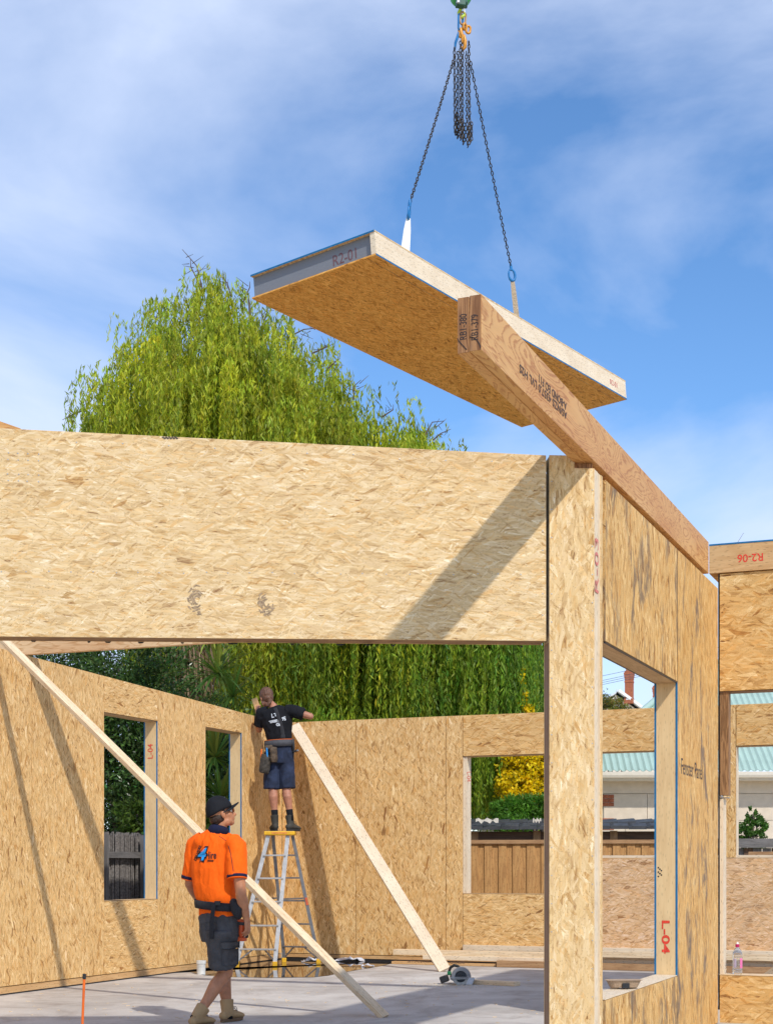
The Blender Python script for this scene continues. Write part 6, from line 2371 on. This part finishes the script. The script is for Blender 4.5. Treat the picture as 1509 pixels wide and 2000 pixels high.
# hair under the cap, sunglasses
hfF, hu, hr = orth(hf, V((-0.30, -0.1, 1)))
m = MB()
m.ell(hc - hfF * 0.035 - hu * 0.030, hr * 0.074, hfF * 0.070, hu * 0.060)
m.ell(hc - hfF * 0.045 - hu * 0.060, hr * 0.058, hfF * 0.045, hu * 0.042)
for sg in (-1, 1):
    m.ell(hc + hfF * 0.012 + hu * 0.010 + hr * 0.073 * sg, hr * 0.008, hfF * 0.020, hu * 0.030)
blob('hair', m, HAIR1, pa, 0.007, 2, (0.004, 40, (1, 1, 1)))
m = MB()
for sg in (-1, 1):
    m.ell(hc + hfF * 0.101 + hu * 0.002 + hr * 0.033 * sg, hr * 0.031, hfF * 0.010, hu * 0.022)
gl = m.build('sunglasses', plain('amber_lens', (0.22, 0.07, 0.012), 0.12, var=0.1, spec=0.8), pa, smooth=True)
m = MB()
for sg in (-1, 1):
    m.tube([hc + hfF * 0.100 + hu * 0.012 + hr * 0.062 * sg, hc + hfF * 0.055 + hu * 0.010 + hr * 0.076 * sg, hc + hfF * 0.004 + hu * 0.004 + hr * 0.084 * sg], [0.0045, 0.005, 0.004], 6)
m.tube([hc + hfF * 0.106 + hu * 0.018 - hr * 0.06, hc + hfF * 0.113 + hu * 0.016, hc + hfF * 0.106 + hu * 0.018 + hr * 0.06], 0.0035, 6)
m.build('glasses_frame', BLACKP, gl)
for sg in (-1, 1):
    MB().ell(hc + hfF * 0.082 + hu * 0.0 + hr * 0.032 * sg, hr * 0.012, hfF * 0.012, hu * 0.012).build('eye', WHITE, pa, smooth=True)

# cordless tool hanging at his right hip
tl0 = A(472.5, 1816, 12.250)
to = thing('cordless_nailer', tl0, 'orange and black cordless nailer held at the hip of the worker in orange', 'power tool')
TOR = plain('tool_orange', (0.62, 0.085, 0.015), 0.4, var=0.15)
tf, tu, tr2 = orth(V((0.3, 0.9, 0)), V((0.05, 0, 1)))
m = MB()
m.tube([tl0 + tu * 0.045, tl0 - tu * 0.01, tl0 - tu * 0.055], [(0.026, 0.032), (0.030, 0.036), (0.022, 0.03)], 14, cap='round')
m.build('housing', TOR, to, smooth=True)
MB().cbox(tl0 + tu * 0.075, 0.062, 0.075, 0.022, tr2, tf, tu).build('end_cap', TOR, to, bevel=0.006)
MB().cbox(tl0 + tu * 0.052, 0.055, 0.068, 0.028, tr2, tf, tu).build('motor_band', BLACKP, to, bevel=0.005)
m = MB()
m.tube([tl0 + tu * 0.01 + tr2 * 0.01, tl0 + tr2 * 0.04 - tu * 0.005, tl0 + tr2 * 0.045 - tu * 0.05], [0.014, 0.016, 0.015], 10, cap='round')
m.build('handle', plain('rubber_grip', (0.02, 0.02, 0.02), 0.7), to, smooth=True)
MB().cbox(tl0 - tu * 0.075 + tr2 * 0.005, 0.06, 0.07, 0.032, tr2, tf, tu).build('battery', TOR, to, bevel=0.006)

# ---- worker on the ladder, back turned, fixing the top of the wall
YB = 19.88
B = lambda px, py, Y=YB: P(px, py, Y)
pbn = thing('person', V((B(548, 1620).x, YB, LADTOP)), 'person in black t-shirt, navy shorts and tool belt standing on the ladder', 'person')
bw2, br2 = V((0.05, 1, 0)).normalized(), V((1, -0.05, 0)).normalized()
hcB = B(520, 1362, 19.98)
hfB, huB = V((-0.50, 0.80, -0.30)), V((-0.18, 0.15, 1))
sLB, sRB = B(513, 1391, 19.92), B(568, 1388, 19.86)
eLB, wLB = B(506, 1425, 20.02), B(503, 1392, 20.22)
eRB, wRB = B(606, 1399, 19.86), B(585, 1392, 20.10)
hLB, hRB = B(532, 1470), B(558, 1470)
kLB, kRB = B(533, 1538, 19.86), B(559, 1538, 19.86)
aLB, aRB = B(537, 1597, 19.83), B(567, 1596, 19.83)
m = MB()
head(m, hcB, hfB, huB)
m.tube([B(537, 1392), B(534, 1380, 19.92), hcB - huB * 0.05], [(0.062, 0.058), (0.054, 0.054), (0.052, 0.055)], 14, cap='round')
m.tube([B(540, 1390), B(543, 1412), B(545, 1440), B(545, 1465), B(545, 1478)], [(0.12, 0.07), (0.155, 0.09), (0.135, 0.08), (0.13, 0.085), (0.11, 0.08)], 16, side=br2, cap='round')
for s_, e_, w_ in ((sLB, eLB, wLB), (sRB, eRB, wRB)):
    m.tube([s_, s_.lerp(e_, 0.5), e_], [0.052, 0.051, 0.044], 12, cap='round')
    m.tube([e_, e_.lerp(w_, 0.3), w_], [0.044, 0.045, 0.028], 12, cap='round')
for h_, k_, a_ in ((hLB, kLB, aLB), (hRB, kRB, aRB)):
    m.tube([h_, h_.lerp(k_, 0.5), k_], [0.074, 0.072, 0.060], 14, cap='round')
    m.tube([k_, k_.lerp(a_, 0.32) - bw2 * 0.02, k_.lerp(a_, 0.68), a_], [0.058, 0.061, 0.045, 0.036], 14, cap='round')
hand(m, wLB, V((-0.1, 0.3, 1)), V((0.5, 0.5, 0)), 0.55, 1)
hand(m, wRB, V((-0.8, 0.55, 0.15)), V((-0.3, -0.4, -0.8)), 0.5, 1)
blob('body', m, SKIN2, pbn, 0.0068, 3)
m = MB()
tb = [(536, 1380, 0.08, 0.065), (538, 1387, 0.165, 0.09), (540, 1400, 0.205, 0.115), (542, 1415, 0.200, 0.122), (544, 1430, 0.178, 0.118), (545, 1444, 0.172, 0.118), (545, 1452, 0.172, 0.12)]
m.tube([B(x, y) for x, y, a, b in tb], [(a, b) for x, y, a, b in tb], 22, side=br2)
slB = B(508, 1418, 19.99)
srB = B(593, 1396, 19.86)
m.tube([sLB + (B(540, 1392) - sLB) * 0.3, sLB, slB], [0.085, 0.086, 0.085], 16)
m.tube([sRB + (B(540, 1392) - sRB) * 0.3, sRB, sRB.lerp(srB, 0.5), srB], [0.088, 0.086, 0.088, 0.084], 16)
tee = blob('t_shirt', m, TEE, pbn, 0.010, 4, (0.013, 6.0, (1.2, 1.2, 0.7)))
tv = bvh_of(tee)
for txt, sz, x, y, sq in (('L', 0.075, 531.5, 1403.5, 1.0), ('T', 0.06, 537, 1401, 1.0), ('carpentry & building', 0.026, 526.5, 1409, 1.0), ('0400 4', 0.042, 529, 1414, 1.1), ('75', 0.045, 552.5, 1409, 1.1), ('Gi', 0.055, 541, 1420, 1.0)):
    if txt.startswith('carp'):
        continue
    lettering(txt, sz, B(x, y) - V((0, 0.4, 0)), V((0.99, 0, 0.14)), V((-0.14, 0, 0.99)), WHITEINK, tee, bvh=tv, away=V((0, 1, 0)), bold=0.002, squash=sq)
for x0, x1, y in ((526.5, 543, 1410.5), (551.5, 558.5, 1404)):
    pts = []
    for i in range(5):
        h = tv.ray_cast(B(x0 + (x1 - x0) * i / 4, y - i * 0.7) - V((0, 1, 0)) - wloc(tee), V((0, 1, 0)))
        if h[0]:
            pts.append(h[0] + wloc(tee) - V((0, 0.003, 0)))
    if len(pts) > 1:
        MB().tube(pts, 0.006, 5).build('print_line', WHITEINK, tee)
m = MB()
m.tube([B(545, 1450), B(545, 1462), B(545, 1478), B(546, 1492)], [(0.168, 0.122), (0.178, 0.135), (0.182, 0.14), (0.172, 0.135)], 20, side=br2)
for h_, x, y in ((hLB, 530.5, 1541), (hRB, 561.5, 1540)):
    e_ = B(x, y)
    m.tube([h_, h_.lerp(e_, 0.5), e_], [(0.108, 0.115), (0.107, 0.118), (0.104, 0.114)], 18, side=br2)
shB = blob('shorts', m, NAVYSH, pbn, 0.010, 4, (0.013, 6.5, (1.1, 1.1, 0.6)))
m = MB()
ringband(m, [(B(545, 1459.5), br2 * 0.186 + V((0, 0, 0.012)), bw2 * 0.142), (B(545, 1452), br2 * 0.186 + V((0, 0, 0.012)), bw2 * 0.142), (B(545, 1446), br2 * 0.182 + V((0, 0, 0.012)), bw2 * 0.138)], 0.012)
blt = m.build('tool_belt', plain('grey_belt', (0.06, 0.062, 0.072), 0.7, var=0.2), pbn, smooth=True)
for yy in (1445.5, 1452.2):
    m = MB()
    ringband(m, [(B(545, yy + 0.9), br2 * 0.1935 + V((0, 0, 0.012)), bw2 * 0.1495), (B(545, yy), br2 * 0.1935 + V((0, 0, 0.012)), bw2 * 0.1495)], 0.004)
    m.build('belt_piping', ORTRIM, blt)
m = MB()
pts = []
for x, y in ((534, 1377), (538, 1384), (541, 1391), (545, 1402), (549, 1414), (552, 1427), (554, 1440), (555, 1448)):
    h = tv.ray_cast(B(x, y) - V((0, 1, 0)) - wloc(tee), V((0, 1, 0)))
    if h[0]:
        pts.append(h[0] + wloc(tee) - V((0, 0.005, 0)))
if len(pts) > 1:
    m.tube(pts, [(0.026, 0.006)] * len(pts), 8, side=V((1, 0, 0.3)))
    m.build('shoulder_strap', DARKFAB, pbn, smooth=True)
    MB().cbox(pts[-2] - V((0, 0.006, 0)), 0.06, 0.008, 0.04).build('strap_buckle', BLACKP, pbn, bevel=0.003)
m = MB()
m.tube([B(514.5, 1433, 19.93), B(514, 1446, 19.88), B(514, 1462, 19.86)], [(0.008, 0.004)] * 3, 6)
m.build('hanging_strap', DARKFAB, pbn)


def pouch(px, py, w_, h_, d_, mat, name, par, tilt=0.0, Y=19.70):
    c = B(px, py, Y)
    m = MB()
    x = V((math.cos(tilt), -0.15, math.sin(tilt))).normalized()
    z = V((-math.sin(tilt), 0, math.cos(tilt)))
    y = z.cross(x)
    m.tube([c + z * h_ / 2, c + z * h_ * 0.2, c - z * h_ * 0.3, c - z * h_ / 2], [(w_ * 0.48, d_ * 0.5), (w_ * 0.52, d_ * 0.6), (w_ * 0.50, d_ * 0.6), (w_ * 0.44, d_ * 0.45)], 8, side=(x + y).normalized())
    return blob(name, m, mat, par, 0.008, 2, (0.008, 14, (1, 1, 1)))


pq = pouch(518, 1492, 0.16, 0.24, 0.10, plain('dark_leather', (0.045, 0.038, 0.030), 0.75, var=0.6, scale=25, bump=0.5), 'tool_pouch', pbn, -0.15)
pouch(534.5, 1474, 0.105, 0.20, 0.06, LEATH, 'nail_pouch', pbn, 0.05, 19.69)
pouch(525, 1460, 0.13, 0.06, 0.05, LEATH, 'belt_bracket', pbn, 0.1, 19.71)
MB().tube([B(522, 1478, 19.66), B(521, 1462, 19.67)], 0.012, 8, cap='round').build('pen_tool', plain('blue_plastic', (0.02, 0.22, 0.55), 0.4), pq)
MB().tube([B(510, 1478, 19.70), B(511, 1464, 19.72)], 0.010, 8, cap='round').build('pencil', ORTRIM, pq)
m = MB()
m.tube([B(572, 1445, 19.84), B(573, 1458, 19.82), B(573, 1466, 19.82)], [(0.018, 0.03), (0.02, 0.03), (0.014, 0.02)], 10, cap='round')
m.tube([B(573, 1468, 19.8), B(580, 1466, 19.8)], [0.012, 0.014], 8, cap='round')
m.tube([B(573, 1466, 19.82), B(573, 1480, 19.82)], 0.008, 6)
m.build('hammer_loop', BLACKP, pbn, smooth=True)
MB().lathe(B(580, 1466, 19.8), V((1, 0, 0.1)), [(0.014, 0), (0.016, 0.02), (0.012, 0.022)], 12).build('hammer_head', STEEL, pbn)
for an_, kn_, toe in ((aLB, kLB, aLB + V((-0.30, 1, 0))), (aRB, kRB, aRB + V((0.55, 0.85, 0)))):
    u = (kn_ - an_).normalized()
    MB().tube([an_ - u * 0.05, an_ + u * 0.03, an_ + u * 0.10], [0.042, 0.043, 0.046], 16).build('sock', SOCK, pbn, smooth=True)
    boot(pbn, an_ - u * 0.02, toe, LADTOP, GREYB, DSOLE, 1.0, 'boot', 0.15, u)
# hair tied back
hfF, hu, hr = orth(hfB, huB)
m = MB()
m.ell(hcB + hu * 0.030 - hfF * 0.014, hr * 0.090, hfF * 0.110, hu * 0.106)
m.ell(hcB - hfF * 0.045 - hu * 0.02, hr * 0.074, hfF * 0.066, hu * 0.075)
m.ell(hcB - hfF * 0.070 - hu * 0.075, hr * 0.030, hfF * 0.034, hu * 0.034)
m.tube([hcB - hfF * 0.08 - hu * 0.08, hcB - hfF * 0.085 - hu * 0.12 - hr * 0.02, hcB - hfF * 0.07 - hu * 0.15 - hr * 0.04], [0.026, 0.024, 0.010], 10, cap='round')
blob('hair', m, HAIR2, pbn, 0.007, 2, (0.005, 34, (1.4, 1.4, 0.5)))
# timber he holds against the corner
tb0 = B(497, 1374, 20.28)
stick(B(506, 1392, 20.25), B(497, 1365, 20.30), 0.05, 0.075, PINE_O, 'timber_board', 'short timber block held up by the worker on the ladder', 'timber board', up=(1, 0, 0.4))
